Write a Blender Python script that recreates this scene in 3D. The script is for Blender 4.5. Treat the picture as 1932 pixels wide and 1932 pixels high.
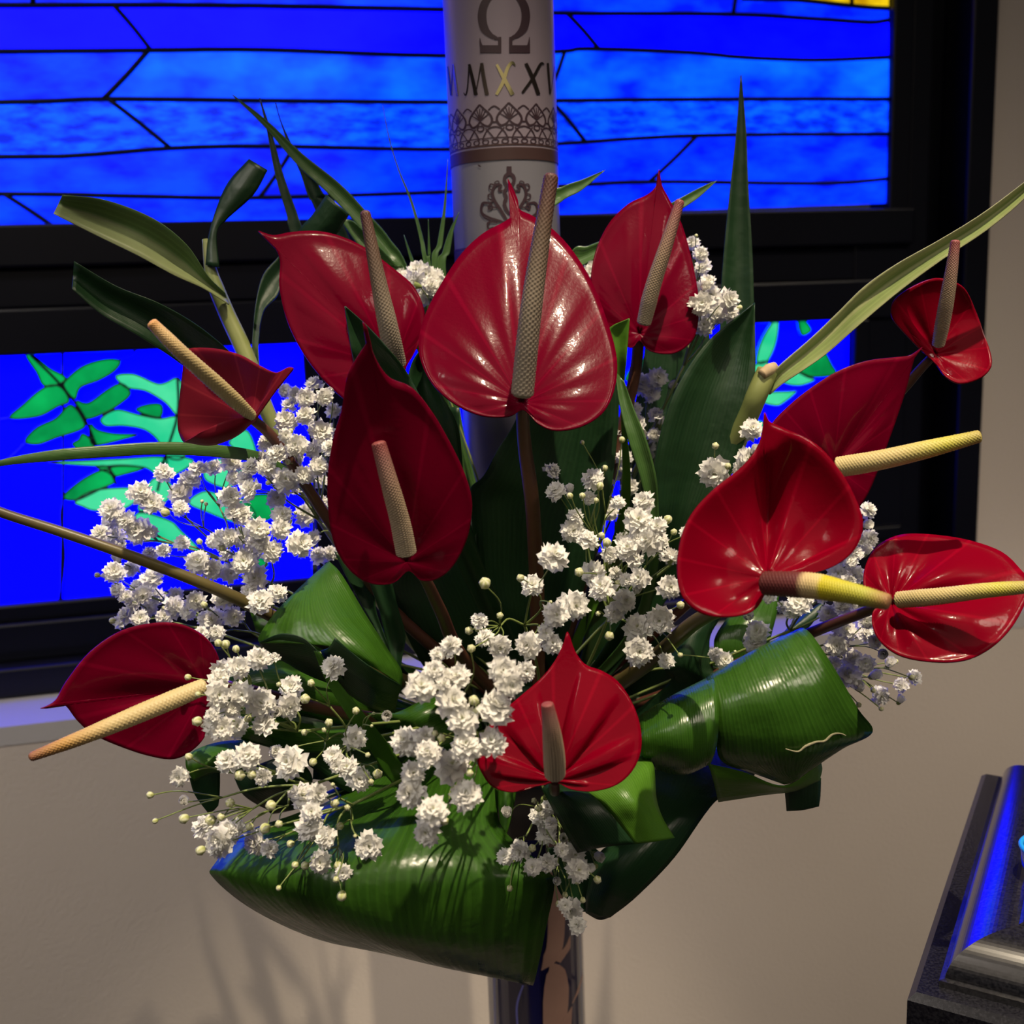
import bpy, math, random
import numpy as np
from mathutils import Vector, Matrix, Quaternion
random.seed(7)
rng = np.random.default_rng(11)
for o in list(bpy.data.objects):
    bpy.data.objects.remove(o)
scn = bpy.context.scene
COL = scn.collection

# ------------------------------------------------------------ camera (pitched ~10 deg down, ~2 deg roll)
FPX = 2000.0
_D = np.array([429.0, 10834.0, FPX]); _D /= np.linalg.norm(_D)
_U = -_D
_F = np.array([0, 0, 1.0]); _F = _F - _F.dot(_U) * _U; _F /= np.linalg.norm(_F)
_X = np.cross(_F, _U)
RM = np.array([_X, _F, _U])
CAM = np.array([0.0, 0.0, 1.5])
def ray(x, y):
    return RM @ np.array([(x - 966.0) / FPX, (y - 966.0) / FPX, 1.0])
def P(x, y, d):
    return CAM + ray(x, y) * d
cam = bpy.data.cameras.new('camera')
camo = bpy.data.objects.new('camera', cam); COL.objects.link(camo)
cam.sensor_width = 36.0; cam.lens = 36.0 * FPX / 1932.0
cam.clip_start = 0.02
m = Matrix.Identity(4)
for i in range(3):
    m[i][0] = RM[i][0]; m[i][1] = -RM[i][1]; m[i][2] = -RM[i][2]; m[i][3] = CAM[i]
camo.matrix_world = m
cam.dof.use_dof = True; cam.dof.focus_distance = 0.62; cam.dof.aperture_fstop = 9.0
scn.camera = camo

# ------------------------------------------------------------ light and exposure
scn.view_settings.view_transform = 'Standard'
scn.view_settings.look = 'None'
scn.view_settings.gamma = 1.0
scn.view_settings.use_curve_mapping = False
scn.view_settings.exposure = 0.0
w = bpy.data.worlds.new('World'); scn.world = w; w.use_nodes = True
w.node_tree.nodes['Background'].inputs[0].default_value = (0.80, 0.86, 1.0, 1)
w.node_tree.nodes['Background'].inputs[1].default_value = 0.022
def aim(o, target):
    d = Vector(target) - o.location
    o.rotation_euler = d.to_track_quat('-Z', 'Y').to_euler()
# warm ceiling spotlight, high above and a little in front of the arrangement
sp = bpy.data.lights.new('ceiling_spot', 'SPOT'); sp.energy = 180; sp.color = (1.0, 0.83, 0.60)
sp.spot_size = math.radians(28); sp.spot_blend = 0.6; sp.shadow_soft_size = 0.012
so = bpy.data.objects.new('ceiling_spot', sp); COL.objects.link(so)
so.location = (0.30, 0.14, 3.1); aim(so, (0.03, 0.57, 1.1))
# added wide fill light high at the back, for general brightness
ar = bpy.data.lights.new('room_fill', 'AREA'); ar.energy = 10; ar.color = (1.0, 0.84, 0.66)
ar.shape = 'RECTANGLE'; ar.size = 3.0; ar.size_y = 2.0
ao = bpy.data.objects.new('room_fill', ar); COL.objects.link(ao)
ao.location = (-0.3, -1.7, 2.9); aim(ao, (0.3, 1.3, 0.7))

# two added fill spots that brighten the wall either side of the arrangement
for nm, lc, tg, en, tc_ in (('wall_fill_spot', (-1.25, -0.35, 2.9), (-0.34, 1.17, 0.52), 124, (1.0, 0.91, 0.82)), ('wall_fill_spot', (1.55, -0.35, 2.9), (0.28, 1.34, 0.34), 160, (1.0, 0.85, 0.68))):
    tl = bpy.data.lights.new(nm, 'SPOT'); tl.energy = en; tl.color = tc_
    tl.spot_size = math.radians(44); tl.spot_blend = 1.0; tl.shadow_soft_size = 0.35
    to = bpy.data.objects.new(nm, tl); COL.objects.link(to); to.location = lc; aim(to, tg)

# ------------------------------------------------------------ helpers
def tag(o, label=None, cat=None, group=None, kind=None):
    if label: o['label'] = label
    if cat: o['category'] = cat
    if group: o['group'] = group
    if kind: o['kind'] = kind
    return o
def empty(name, loc, label=None, cat=None, group=None, kind=None):
    o = bpy.data.objects.new(name, None); COL.objects.link(o)
    o.location = Vector(loc); o.empty_display_size = 0.01
    return tag(o, label, cat, group, kind)
def wloc(o):
    v = np.zeros(3)
    while o is not None:
        v = v + np.array(o.location); o = o.parent
    return v
def mesh(name, verts, faces, mat, parent=None, smooth=True, uvs=None, solid=0.0, att=None, mats=None, fmat=None):
    verts = np.asarray(verts, float)
    if parent is not None: verts = verts - wloc(parent)
    me = bpy.data.meshes.new(name)
    me.from_pydata([tuple(v) for v in verts], [], [tuple(int(i) for i in f) for f in faces])
    if mats:
        for q in mats: me.materials.append(q)
        if fmat is not None: me.polygons.foreach_set('material_index', fmat)
    else:
        me.materials.append(mat)
    if smooth: me.polygons.foreach_set('use_smooth', [True] * len(me.polygons))
    if uvs is not None:
        ul = me.uv_layers.new(name='UVMap')
        li = np.zeros(len(me.loops), int); me.loops.foreach_get('vertex_index', li)
        ul.data.foreach_set('uv', np.asarray(uvs, float)[li].ravel())
    if att is not None:
        a = me.attributes.new('t', 'FLOAT', 'POINT'); a.data.foreach_set('value', np.asarray(att, float))
    me.update()
    o = bpy.data.objects.new(name, me); COL.objects.link(o)
    if parent is not None: o.parent = parent
    if solid:
        s = o.modifiers.new('thickness', 'SOLIDIFY'); s.thickness = abs(solid); s.offset = 0.0
    return o
def cr(pts, n, closed=False):
    """Catmull-Rom through pts (N,k); n samples per span"""
    p = np.asarray(pts, float); N = len(p); out = []
    spans = N if closed else N - 1
    for i in range(spans):
        if closed:
            a, b, c, d = p[(i - 1) % N], p[i], p[(i + 1) % N], p[(i + 2) % N]
        else:
            b, c = p[i], p[i + 1]
            a = p[i - 1] if i > 0 else 2 * b - c
            d = p[i + 2] if i + 2 < N else 2 * c - b
        for k in range(n):
            t = k / n
            out.append(0.5 * ((2 * b) + (-a + c) * t + (2 * a - 5 * b + 4 * c - d) * t * t + (-a + 3 * b - 3 * c + d) * t ** 3))
    if not closed: out.append(p[-1])
    return np.array(out)
def grid_faces(nr, nc, wrap=False, off=0):
    f = []
    for i in range(nr - 1):
        for j in range(nc if wrap else nc - 1):
            j2 = (j + 1) % nc
            f.append((off + i * nc + j, off + i * nc + j2, off + (i + 1) * nc + j2, off + (i + 1) * nc + j))
    return f
def tube_geo(path, rad, seg=8, off=0, cap=True):
    path = np.asarray(path, float); n = len(path)
    rad = np.broadcast_to(np.asarray(rad, float), (n,))
    V = []; tprev = None; nv = None
    for i in range(n):
        t = path[min(i + 1, n - 1)] - path[max(i - 1, 0)]
        L = np.linalg.norm(t); t = t / L if L > 1e-12 else np.array([0, 0, 1.0])
        if nv is None:
            a = np.array([0, 0, 1.0]) if abs(t[2]) < 0.9 else np.array([1.0, 0, 0])
            nv = np.cross(t, a); nv /= np.linalg.norm(nv)
        else:
            nv = nv - nv.dot(t) * t; nv /= max(np.linalg.norm(nv), 1e-9)
        b = np.cross(t, nv)
        for k in range(seg):
            an = 2 * math.pi * k / seg
            V.append(path[i] + rad[i] * (math.cos(an) * nv + math.sin(an) * b))
    F = grid_faces(n, seg, True, off)
    if cap:
        F.append(tuple(off + k for k in range(seg))[::-1]); F.append(tuple(off + (n - 1) * seg + k for k in range(seg)))
    return V, F
def lathe_geo(profile, c, seg=32, off=0):
    V = []
    for r, z in profile:
        for k in range(seg):
            a = 2 * math.pi * k / seg
            V.append((c[0] + r * math.cos(a), c[1] + r * math.sin(a), z))
    return V, grid_faces(len(profile), seg, True, off)

# ------------------------------------------------------------ materials
def newmat(name):
    q = bpy.data.materials.new(name); q.use_nodes = True
    return q, q.node_tree.nodes, q.node_tree.links, q.node_tree.nodes['Principled BSDF']
def setp(b, col=None, rough=0.5, metal=0.0, spec=0.5, coat=0.0, coatr=0.1, sss=0.0, trans=0.0):
    if col is not None: b.inputs['Base Color'].default_value = (*col, 1)
    b.inputs['Roughness'].default_value = rough; b.inputs['Metallic'].default_value = metal
    b.inputs['Specular IOR Level'].default_value = spec
    b.inputs['Coat Weight'].default_value = coat; b.inputs['Coat Roughness'].default_value = coatr
    b.inputs['Transmission Weight'].default_value = trans
def plain(name, col, **k):
    q, n, l, b = newmat(name); setp(b, col, **k); return q
def noisy(name, c1, c2, scale=20, bump=0.0, bscale=None, detail=4, **k):
    q, n, l, b = newmat(name); setp(b, c1, **k)
    tc = n.new('ShaderNodeTexCoord'); nz = n.new('ShaderNodeTexNoise'); nz.inputs['Scale'].default_value = scale
    nz.inputs['Detail'].default_value = detail
    l.new(tc.outputs['Object'], nz.inputs['Vector'])
    rp = n.new('ShaderNodeValToRGB'); rp.color_ramp.elements[0].color = (*c1, 1); rp.color_ramp.elements[1].color = (*c2, 1)
    rp.color_ramp.elements[0].position = 0.35; rp.color_ramp.elements[1].position = 0.68
    l.new(nz.outputs['Fac'], rp.inputs[0]); l.new(rp.outputs[0], b.inputs['Base Color'])
    if bump:
        n2 = n.new('ShaderNodeTexNoise'); n2.inputs['Scale'].default_value = bscale or scale * 5
        l.new(tc.outputs['Object'], n2.inputs['Vector'])
        bp = n.new('ShaderNodeBump'); bp.inputs['Strength'].default_value = bump; bp.inputs['Distance'].default_value = 0.002
        l.new(n2.outputs['Fac'], bp.inputs['Height']); l.new(bp.outputs[0], b.inputs['Normal'])
    return q
def leafmat(name, dark, light, vein=26, rough=0.32, trl=0.12, stripes=None, spec=0.5):
    """UV x runs across the blade: fine parallel veins; noise for blotches; thin translucency"""
    q, n, l, b = newmat(name); setp(b, dark, rough=rough, spec=spec)
    uv = n.new('ShaderNodeUVMap'); sx = n.new('ShaderNodeSeparateXYZ'); l.new(uv.outputs[0], sx.inputs[0])
    mu = n.new('ShaderNodeMath'); mu.operation = 'MULTIPLY'; mu.inputs[1].default_value = vein * 6.283; l.new(sx.outputs['X'], mu.inputs[0])
    si = n.new('ShaderNodeMath'); si.operation = 'SINE'; l.new(mu.outputs[0], si.inputs[0])
    rp = n.new('ShaderNodeValToRGB'); l.new(si.outputs[0], rp.inputs[0])
    rp.color_ramp.elements[0].position = 0.2; rp.color_ramp.elements[0].color = (0, 0, 0, 1)
    rp.color_ramp.elements[1].position = 1.0; rp.color_ramp.elements[1].color = (1, 1, 1, 1)
    tc = n.new('ShaderNodeTexCoord'); mp = n.new('ShaderNodeMapping'); mp.inputs['Scale'].default_value = (30, 3, 1)
    l.new(uv.outputs[0], mp.inputs[0])
    nz = n.new('ShaderNodeTexNoise'); nz.inputs['Scale'].default_value = 1.0; l.new(mp.outputs[0], nz.inputs['Vector'])
    mx = n.new('ShaderNodeMix'); mx.data_type = 'RGBA'; l.new(nz.outputs['Fac'], mx.inputs[0])
    mx.inputs[6].default_value = (*dark, 1); mx.inputs[7].default_value = (*light, 1)
    m2 = n.new('ShaderNodeMix'); m2.data_type = 'RGBA'
    sc = n.new('ShaderNodeMath'); sc.operation = 'MULTIPLY'; sc.inputs[1].default_value = 0.16; l.new(rp.outputs[0], sc.inputs[0])
    l.new(sc.outputs[0], m2.inputs[0]); l.new(mx.outputs[2], m2.inputs[6]); m2.inputs[7].default_value = (*[min(1, c * 2.0) for c in light], 1)
    outc = m2.outputs[2]
    if stripes:
        r2 = n.new('ShaderNodeValToRGB'); l.new(sx.outputs['X'], r2.inputs[0]); r2.color_ramp.interpolation = 'EASE'
        e = r2.color_ramp.elements
        e[0].position = stripes[0][0]; e[0].color = (*[stripes[0][1]] * 3, 1); e[1].position = stripes[-1][0]; e[1].color = (*[stripes[-1][1]] * 3, 1)
        for p_, v_ in stripes[1:-1]:
            k_ = e.new(p_); k_.color = (v_, v_, v_, 1)
        m3 = n.new('ShaderNodeMix'); m3.data_type = 'RGBA'; l.new(r2.outputs[0], m3.inputs[0])
        l.new(outc, m3.inputs[6]); m3.inputs[7].default_value = (0.55, 0.55, 0.28, 1); outc = m3.outputs[2]
    l.new(outc, b.inputs['Base Color'])
    bp = n.new('ShaderNodeBump'); bp.inputs['Strength'].default_value = 0.10; bp.inputs['Distance'].default_value = 0.0003
    l.new(si.outputs[0], bp.inputs['Height'])
    n4 = n.new('ShaderNodeTexNoise'); n4.inputs['Scale'].default_value = 55; n4.inputs['Detail'].default_value = 3; l.new(tc.outputs['Object'], n4.inputs['Vector'])
    b4 = n.new('ShaderNodeBump'); b4.inputs['Strength'].default_value = 0.30; b4.inputs['Distance'].default_value = 0.004
    l.new(n4.outputs['Fac'], b4.inputs['Height']); l.new(bp.outputs[0], b4.inputs['Normal']); l.new(b4.outputs[0], b.inputs['Normal'])
    mr = n.new('ShaderNodeMapRange'); mr.inputs[3].default_value = max(0.12, rough - 0.10); mr.inputs[4].default_value = rough + 0.14
    l.new(nz.outputs['Fac'], mr.inputs[0]); l.new(mr.outputs[0], b.inputs['Roughness'])
    tr = n.new('ShaderNodeBsdfTranslucent'); l.new(outc, tr.inputs[0])
    ms = n.new('ShaderNodeMixShader'); ms.inputs[0].default_value = trl
    l.new(b.outputs[0], ms.inputs[1]); l.new(tr.outputs[0], ms.inputs[2])
    l.new(ms.outputs[0], n['Material Output'].inputs[0])
    return q
def rampmat(name, stops, rough=0.5, bumpscale=0, spec=0.4):
    q, n, l, b = newmat(name); setp(b, stops[0][1], rough=rough, spec=spec)
    at = n.new('ShaderNodeAttribute'); at.attribute_name = 't'
    rp = n.new('ShaderNodeValToRGB'); e = rp.color_ramp.elements
    e[0].position = stops[0][0]; e[0].color = (*stops[0][1], 1); e[1].position = stops[-1][0]; e[1].color = (*stops[-1][1], 1)
    for p_, c_ in stops[1:-1]:
        k_ = e.new(p_); k_.color = (*c_, 1)
    l.new(at.outputs['Fac'], rp.inputs[0]); l.new(rp.outputs[0], b.inputs['Base Color'])
    return q
def spathemat(name, c1, c2, rough=0.2, coat=0.35):
    q, n, l, b = newmat(name); setp(b, c1, rough=rough, coat=coat, coatr=0.06, spec=0.06)
    tc = n.new('ShaderNodeTexCoord'); nz = n.new('ShaderNodeTexNoise'); nz.inputs['Scale'].default_value = 18
    l.new(tc.outputs['Object'], nz.inputs['Vector'])
    uv = n.new('ShaderNodeUVMap'); sx = n.new('ShaderNodeSeparateXYZ'); l.new(uv.outputs[0], sx.inputs[0])
    mx = n.new('ShaderNodeMix'); mx.data_type = 'RGBA'; l.new(nz.outputs['Fac'], mx.inputs[0])
    mx.inputs[6].default_value = (*c1, 1); mx.inputs[7].default_value = (*c2, 1)
    # fine pale veins fanning out from the base
    mu = n.new('ShaderNodeMath'); mu.operation = 'MULTIPLY'; mu.inputs[1].default_value = 6.283 * 15; l.new(sx.outputs['X'], mu.inputs[0])
    si = n.new('ShaderNodeMath'); si.operation = 'SINE'; l.new(mu.outputs[0], si.inputs[0])
    rp = n.new('ShaderNodeValToRGB'); rp.color_ramp.elements[0].position = 0.93; rp.color_ramp.elements[1].position = 1.0
    l.new(si.outputs[0], rp.inputs[0])
    sc = n.new('ShaderNodeMath'); sc.operation = 'MULTIPLY'; sc.inputs[1].default_value = 0.22; l.new(rp.outputs[0], sc.inputs[0])
    m2 = n.new('ShaderNodeMix'); m2.data_type = 'RGBA'; l.new(sc.outputs[0], m2.inputs[0]); l.new(mx.outputs[2], m2.inputs[6])
    m2.inputs[7].default_value = (min(1, c2[0] * 2.2), c2[1] * 3 + .003, c2[2] * 2.0 + .006, 1)
    l.new(m2.outputs[2], b.inputs['Base Color'])
    n3 = n.new('ShaderNodeTexNoise'); n3.inputs['Scale'].default_value = 420; l.new(tc.outputs['Object'], n3.inputs['Vector'])
    bp = n.new('ShaderNodeBump'); bp.inputs['Strength'].default_value = 0.16; bp.inputs['Distance'].default_value = 0.0006
    l.new(n3.outputs['Fac'], bp.inputs['Height']); l.new(bp.outputs[0], b.inputs['Normal']); l.new(bp.outputs[0], b.inputs['Coat Normal'])
    tr = n.new('ShaderNodeBsdfTranslucent'); l.new(m2.outputs[2], tr.inputs[0])
    ms = n.new('ShaderNodeMixShader'); ms.inputs[0].default_value = 0.14
    l.new(b.outputs[0], ms.inputs[1]); l.new(tr.outputs[0], ms.inputs[2]); l.new(ms.outputs[0], n['Material Output'].inputs[0])
    return q
def glassmat(name, c1, c2, strength, scale, stretch=(1, 1, 1), bump=0.2):
    """back-lit stained glass: gives off the daylight behind it; streaks and ripples are in the glass itself"""
    q, n, l, b = newmat(name); setp(b, (0.004, 0.004, 0.01), rough=0.22, spec=0.25)
    tc = n.new('ShaderNodeTexCoord'); mp = n.new('ShaderNodeMapping'); mp.inputs['Scale'].default_value = stretch
    l.new(tc.outputs['Object'], mp.inputs[0])
    nz = n.new('ShaderNodeTexNoise'); nz.inputs['Scale'].default_value = scale; nz.inputs['Detail'].default_value = 3
    l.new(mp.outputs[0], nz.inputs['Vector'])
    rp = n.new('ShaderNodeValToRGB'); rp.color_ramp.elements[0].color = (*c1, 1); rp.color_ramp.elements[1].color = (*c2, 1)
    rp.color_ramp.elements[0].position = 0.36; rp.color_ramp.elements[1].position = 0.66
    l.new(nz.outputs['Fac'], rp.inputs[0]); l.new(rp.outputs[0], b.inputs['Emission Color'])
    b.inputs['Emission Strength'].default_value = strength * 2.1
    return q
M = {}
M['wall'] = noisy('wall_paint', (0.60, 0.53, 0.465), (0.63, 0.56, 0.49), 3, 0.25, 260, rough=0.85, spec=0.2)
M['sill'] = noisy('sill_paint', (0.48, 0.46, 0.46), (0.51, 0.49, 0.48), 5, 0.15, 200, rough=0.6)
M['floor'] = noisy('floor_tile', (0.16, 0.13, 0.10), (0.22, 0.18, 0.14), 4, rough=0.5)
M['frame'] = noisy('window_frame_black', (0.0025, 0.0028, 0.007), (0.004, 0.0045, 0.010), 8, rough=0.36, spec=0.3)
M['came'] = plain('lead_came', (0.006, 0.008, 0.02), rough=0.55, metal=0.3)
G = {
 'deep': glassmat('glass_deep_blue', (0.000, 0.000, 0.8), (0.0005, 0.0015, 2.2), 1.0, 14, (1, 1, 2)),
 'mid': glassmat('glass_mid_blue', (0.000, 0.004, 0.5), (0.0005, 0.034, 1.5), 1.0, 16, (1, 1, 2.2)),
 'sky': glassmat('glass_sky_blue', (0.000, 0.006, 0.55), (0.001, 0.085, 1.5), 1.0, 11, (1, 1, 1.8)),
 'water': glassmat('glass_ripple_blue', (0.000, 0.010, 0.42), (0.001, 0.066, 1.5), 1.0, 46, (0.8, .8, 2.2)),
 'royal': glassmat('glass_royal_blue', (0.000, 0.000, 2.0), (0.000, 0.0004, 2.7), 1.0, 6),
 'green': glassmat('glass_green', (0.000, 0.11, 0.024), (0.001, 0.23, 0.05), 1.0, 18),
 'mint': glassmat('glass_mint', (0.006, 0.29, 0.13), (0.04, 0.38, 0.18), 1.0, 16),
 'amber': glassmat('glass_amber', (0.27, 0.14, 0.0), (0.46, 0.31, 0.003), 1.0, 30),
}
M['wax'] = plain('candle_wax', (0.24, 0.235, 0.27), rough=0.28, spec=0.5)
M['wrap'] = plain('candle_mauve_print', (0.33, 0.275, 0.33), rough=0.3, spec=0.5)
M['ink'] = plain('brown_ink', (0.055, 0.03, 0.04), rough=0.35)
M['band'] = plain('brown_band', (0.075, 0.040, 0.038), rough=0.35)
M['foil'] = plain('gold_foil', (0.62, 0.55, 0.26), rough=0.22, metal=1.0)
M['foildarkrefl'] = plain('gold_foil_dark_reflection', (0.085, 0.065, 0.055), rough=0.25, metal=0.8)  # same gold foil, with the dark it reflects put into the colour
M['shaft_blue'] = plain('polished_blue', (0.010, 0.010, 0.10), rough=0.14, coat=0.6, coatr=0.05)  # polished shaft, its blue reflection put into the base colour
M['copper'] = noisy('copper_tone', (0.40, 0.24, 0.19), (0.48, 0.29, 0.22), 30, rough=0.35, metal=0.1)
M['granite'] = noisy('black_granite', (0.004, 0.004, 0.007), (0.020, 0.020, 0.026), 620, rough=0.20, detail=2, spec=0.6)
M['granite_gloss'] = noisy('black_granite_polished', (0.004, 0.004, 0.006), (0.02, 0.02, 0.025), 520, rough=0.22, detail=2, spec=1.0, coat=0.8, coatr=0.2)
M['dish'] = plain('blue_dish_glass', (0.01, 0.10, 0.55), rough=0.08, coat=0.5)
M['foam'] = noisy('floral_foam', (0.008, 0.022, 0.012), (0.015, 0.04, 0.02), 60, 0.5, 300, rough=0.9)
M['black'] = plain('black_plastic', (0.008, 0.008, 0.010), rough=0.4)
M['red'] = spathemat('spathe_crimson', (0.130, 0.0001, 0.013), (0.165, 0.0002, 0.016), rough=0.28, coat=0.16)
M['red2'] = spathemat('spathe_scarlet', (0.195, 0.0001, 0.010), (0.235, 0.0002, 0.012), rough=0.28, coat=0.16)
M['redm'] = spathemat('spathe_matt_red', (0.13, 0.003, 0.016), (0.22, 0.016, 0.028), rough=0.45, coat=0.0)
M['stemred'] = noisy('stem_russet', (0.075, 0.022, 0.018), (0.11, 0.045, 0.022), 25, rough=0.4)
M['stemolive'] = noisy('stem_olive', (0.085, 0.060, 0.022), (0.12, 0.095, 0.03), 22, rough=0.4)
M['cane'] = noisy('cane_green', (0.21, 0.26, 0.08), (0.29, 0.31, 0.11), 25, rough=0.4)
M['cutend'] = noisy('cut_pith', (0.42, 0.30, 0.18), (0.55, 0.42, 0.26), 90, rough=0.8)
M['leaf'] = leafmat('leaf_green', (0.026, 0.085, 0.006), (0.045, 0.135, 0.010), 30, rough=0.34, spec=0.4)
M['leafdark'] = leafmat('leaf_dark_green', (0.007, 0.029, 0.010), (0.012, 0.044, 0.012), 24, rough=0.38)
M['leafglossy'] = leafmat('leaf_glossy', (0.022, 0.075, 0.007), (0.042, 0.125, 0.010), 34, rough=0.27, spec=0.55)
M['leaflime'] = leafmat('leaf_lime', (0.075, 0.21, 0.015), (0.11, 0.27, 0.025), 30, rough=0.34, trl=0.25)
M['blade'] = leafmat('blade_green', (0.035, 0.10, 0.022), (0.07, 0.15, 0.035), 8, rough=0.35)
M['bladepale'] = leafmat('blade_variegated', (0.14, 0.22, 0.06), (0.23, 0.31, 0.10), 7, rough=0.4, stripes=[(0.0, 0.75), (0.18, 0.5), (0.35, 0.05), (0.5, 0.55), (0.6, 0.1), (0.85, 0.2), (1.0, 0.6)])
M['bladehalf'] = leafmat('blade_two_tone', (0.085, 0.16, 0.045), (0.12, 0.21, 0.06), 7, rough=0.4, stripes=[(0.0, 0.0), (0.42, 0.0), (0.55, 0.35), (1.0, 0.45)])
M['petal'] = None
def petalmat():
    q, n, l, b = newmat('gypsophila_petal'); setp(b, (0.80, 0.78, 0.72), rough=0.6, spec=0.25)
    at = n.new('ShaderNodeAttribute'); at.attribute_name = 't'
    rp = n.new('ShaderNodeValToRGB'); rp.color_ramp.elements[0].color = (0.60, 0.64, 0.30, 1); rp.color_ramp.elements[1].color = (0.93, 0.92, 0.88, 1)
    rp.color_ramp.elements[0].position = 0.0; rp.color_ramp.elements[1].position = 0.55
    l.new(at.outputs['Fac'], rp.inputs[0]); l.new(rp.outputs[0], b.inputs['Base Color'])
    tr = n.new('ShaderNodeBsdfTranslucent'); l.new(rp.outputs[0], tr.inputs[0])
    ms = n.new('ShaderNodeMixShader'); ms.inputs[0].default_value = 0.26
    l.new(b.outputs[0], ms.inputs[1]); l.new(tr.outputs[0], ms.inputs[2]); l.new(ms.outputs[0], n['Material Output'].inputs[0])
    return q
M['petal'] = petalmat()
M['bud'] = rampmat('gypsophila_bud', [(0.0, (0.30, 0.36, 0.09)), (0.45, (0.52, 0.55, 0.22)), (1.0, (0.80, 0.78, 0.62))], rough=0.5)
M['sprigstem'] = plain('gypsophila_stem', (0.20, 0.26, 0.07), rough=0.5)

# ------------------------------------------------------------ the setting: wall, window, sill, floor
WA = RM @ np.array([9099.0, -783.0, 2000.0]); WA[2] = 0; WA /= np.linalg.norm(WA)     # along the wall
WN = np.array([WA[1], -WA[0], 0.0])                                                    # out of the wall, into the room
WO = P(966, 600, 1.25)
def wpt(a, z, n):
    return WO * np.array([1, 1, 0]) + WA * a + WN * n + np.array([0, 0, z])
def waz(x, y, n=0.0):
    r = ray(x, y); o = WO + WN * n
    t = (o - CAM).dot(WN) / r.dot(WN); p = CAM + r * t
    return (p - WO).dot(WA), p[2]
def wbox(a0, a1, z0, z1, n0, n1):
    V = [wpt(a, z, n) for n in (n0, n1) for z in (z0, z1) for a in (a0, a1)]
    F = [(0, 1, 3, 2), (4, 6, 7, 5), (0, 4, 5, 1), (2, 3, 7, 6), (0, 2, 6, 4), (1, 5, 7, 3)]
    return V, F
def wboxes(name, specs, mat, parent=None, bevel=0.0):
    V = []; F = []
    for s in specs:
        v, f = wbox(*s); F += [tuple(i + len(V) for i in q) for q in f]; V += v
    o = mesh(name, V, F, mat, parent, smooth=False)
    if bevel:
        b = o.modifiers.new('bevel', 'BEVEL'); b.width = bevel; b.segments = 2
    return o
REC = 0.105                                   # depth of the ledge under the window
GN = -0.030                                   # plane of the glass
aR = waz(1851, 500)[0]                        # outer right edge of the casing
zB = waz(0, 1312, 0.0)[1]                     # foot of the casing
aL = waz(-900, 600)[0]; zT = zB + 2.1
wall = wboxes('wall_back', [(aR - .002, aR + 1.6, zB - .021, 3.2, -.16, 0), (aL - .6, aR + 1.6, 0, zB - .021, -.16, REC), (aL - .6, aR - .002, zT, 3.2, -.16, 0), (aL - .6, aL, zB - .021, zT, -.16, 0)], M['wall'])
tag(wall, kind='structure')
fl = mesh('floor', [(-2.6, -2.4, 0), (2.8, -2.4, 0), (2.8, 2.2, 0), (-2.6, 2.2, 0)], [(0, 1, 2, 3)], M['floor'], smooth=False); tag(fl, kind='structure')
s = wboxes('trim_1', [(aL, aR + 1.6, zB - .021, zB - .0005, .0, REC + .001)], M['sill']); tag(s, kind='structure')

win = empty('window_1', wpt(0, zB, 0), kind='structure')
def az_rect(x0, y0, x1, y1, n):
    return waz(x0, y0, n) + waz(x1, y1, n)
# casing (outer) and stepped sash
zr = lambda x, y, n=GN: waz(x, y, n)[1]
ar_ = lambda x, y, n=GN: waz(x, y, n)[0]
aG = ar_(1676, 200)                           # right edge of upper glass
aG2 = ar_(1601, 640)                          # right edge of lower glass
zU = zr(840, 411)                             # foot of upper glass
zLt = zr(300, 659)                            # head of lower glass
zLb = zr(300, 1113)                           # foot of lower glass
aM0, aM1 = ar_(584, 860), ar_(660, 860)       # mullion between the lower lights
c1 = aR - ar_(1810, 300, 0) ; cz = .030
wboxes('casing', [(aR - .036, aR, zB, zT, -.06, .016), (aL, aR - .036, zB, zB + .034, -.06, .016)], M['frame'], win, bevel=.003)
wboxes('inner_stile', [(aG + .03, aR - .062, zB + .034, zT, -.07, -.026), (aR - .062, aR - .036, zB + .034, zT, -.07, -.040)], M['frame'], win, bevel=.002)
wboxes('sash_stile', [(aG, aG + .03, zU - .03, zT, -.07, -.022)], M['frame'], win, bevel=.003)
wboxes('sash_stile', [(aG2, aG + .03, zLb, zU - .03, -.07, -.020), (aG2, aG2 + .022, zLb, zLt, -.07, -.014)], M['frame'], win, bevel=.003)
wboxes('meeting_rail', [(aL, aG + .03, zU - .045, zU, -.07, -.010), (aL, aG + .03, zLt + .05, zU - .045, -.07, -.022), (aL, aG + .03, zLt, zLt + .05, -.07, -.014)], M['frame'], win, bevel=.003)
wboxes('bottom_rail', [(aL, aG + .03, zB + .034, zLb - .02, -.07, -.012), (aL, aG + .03, zLb - .02, zLb, -.07, -.020)], M['frame'], win, bevel=.003)
wboxes('mullion', [(aM0, aM1, zLb, zLt, -.07, -.014)], M['frame'], win, bevel=.003)

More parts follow.
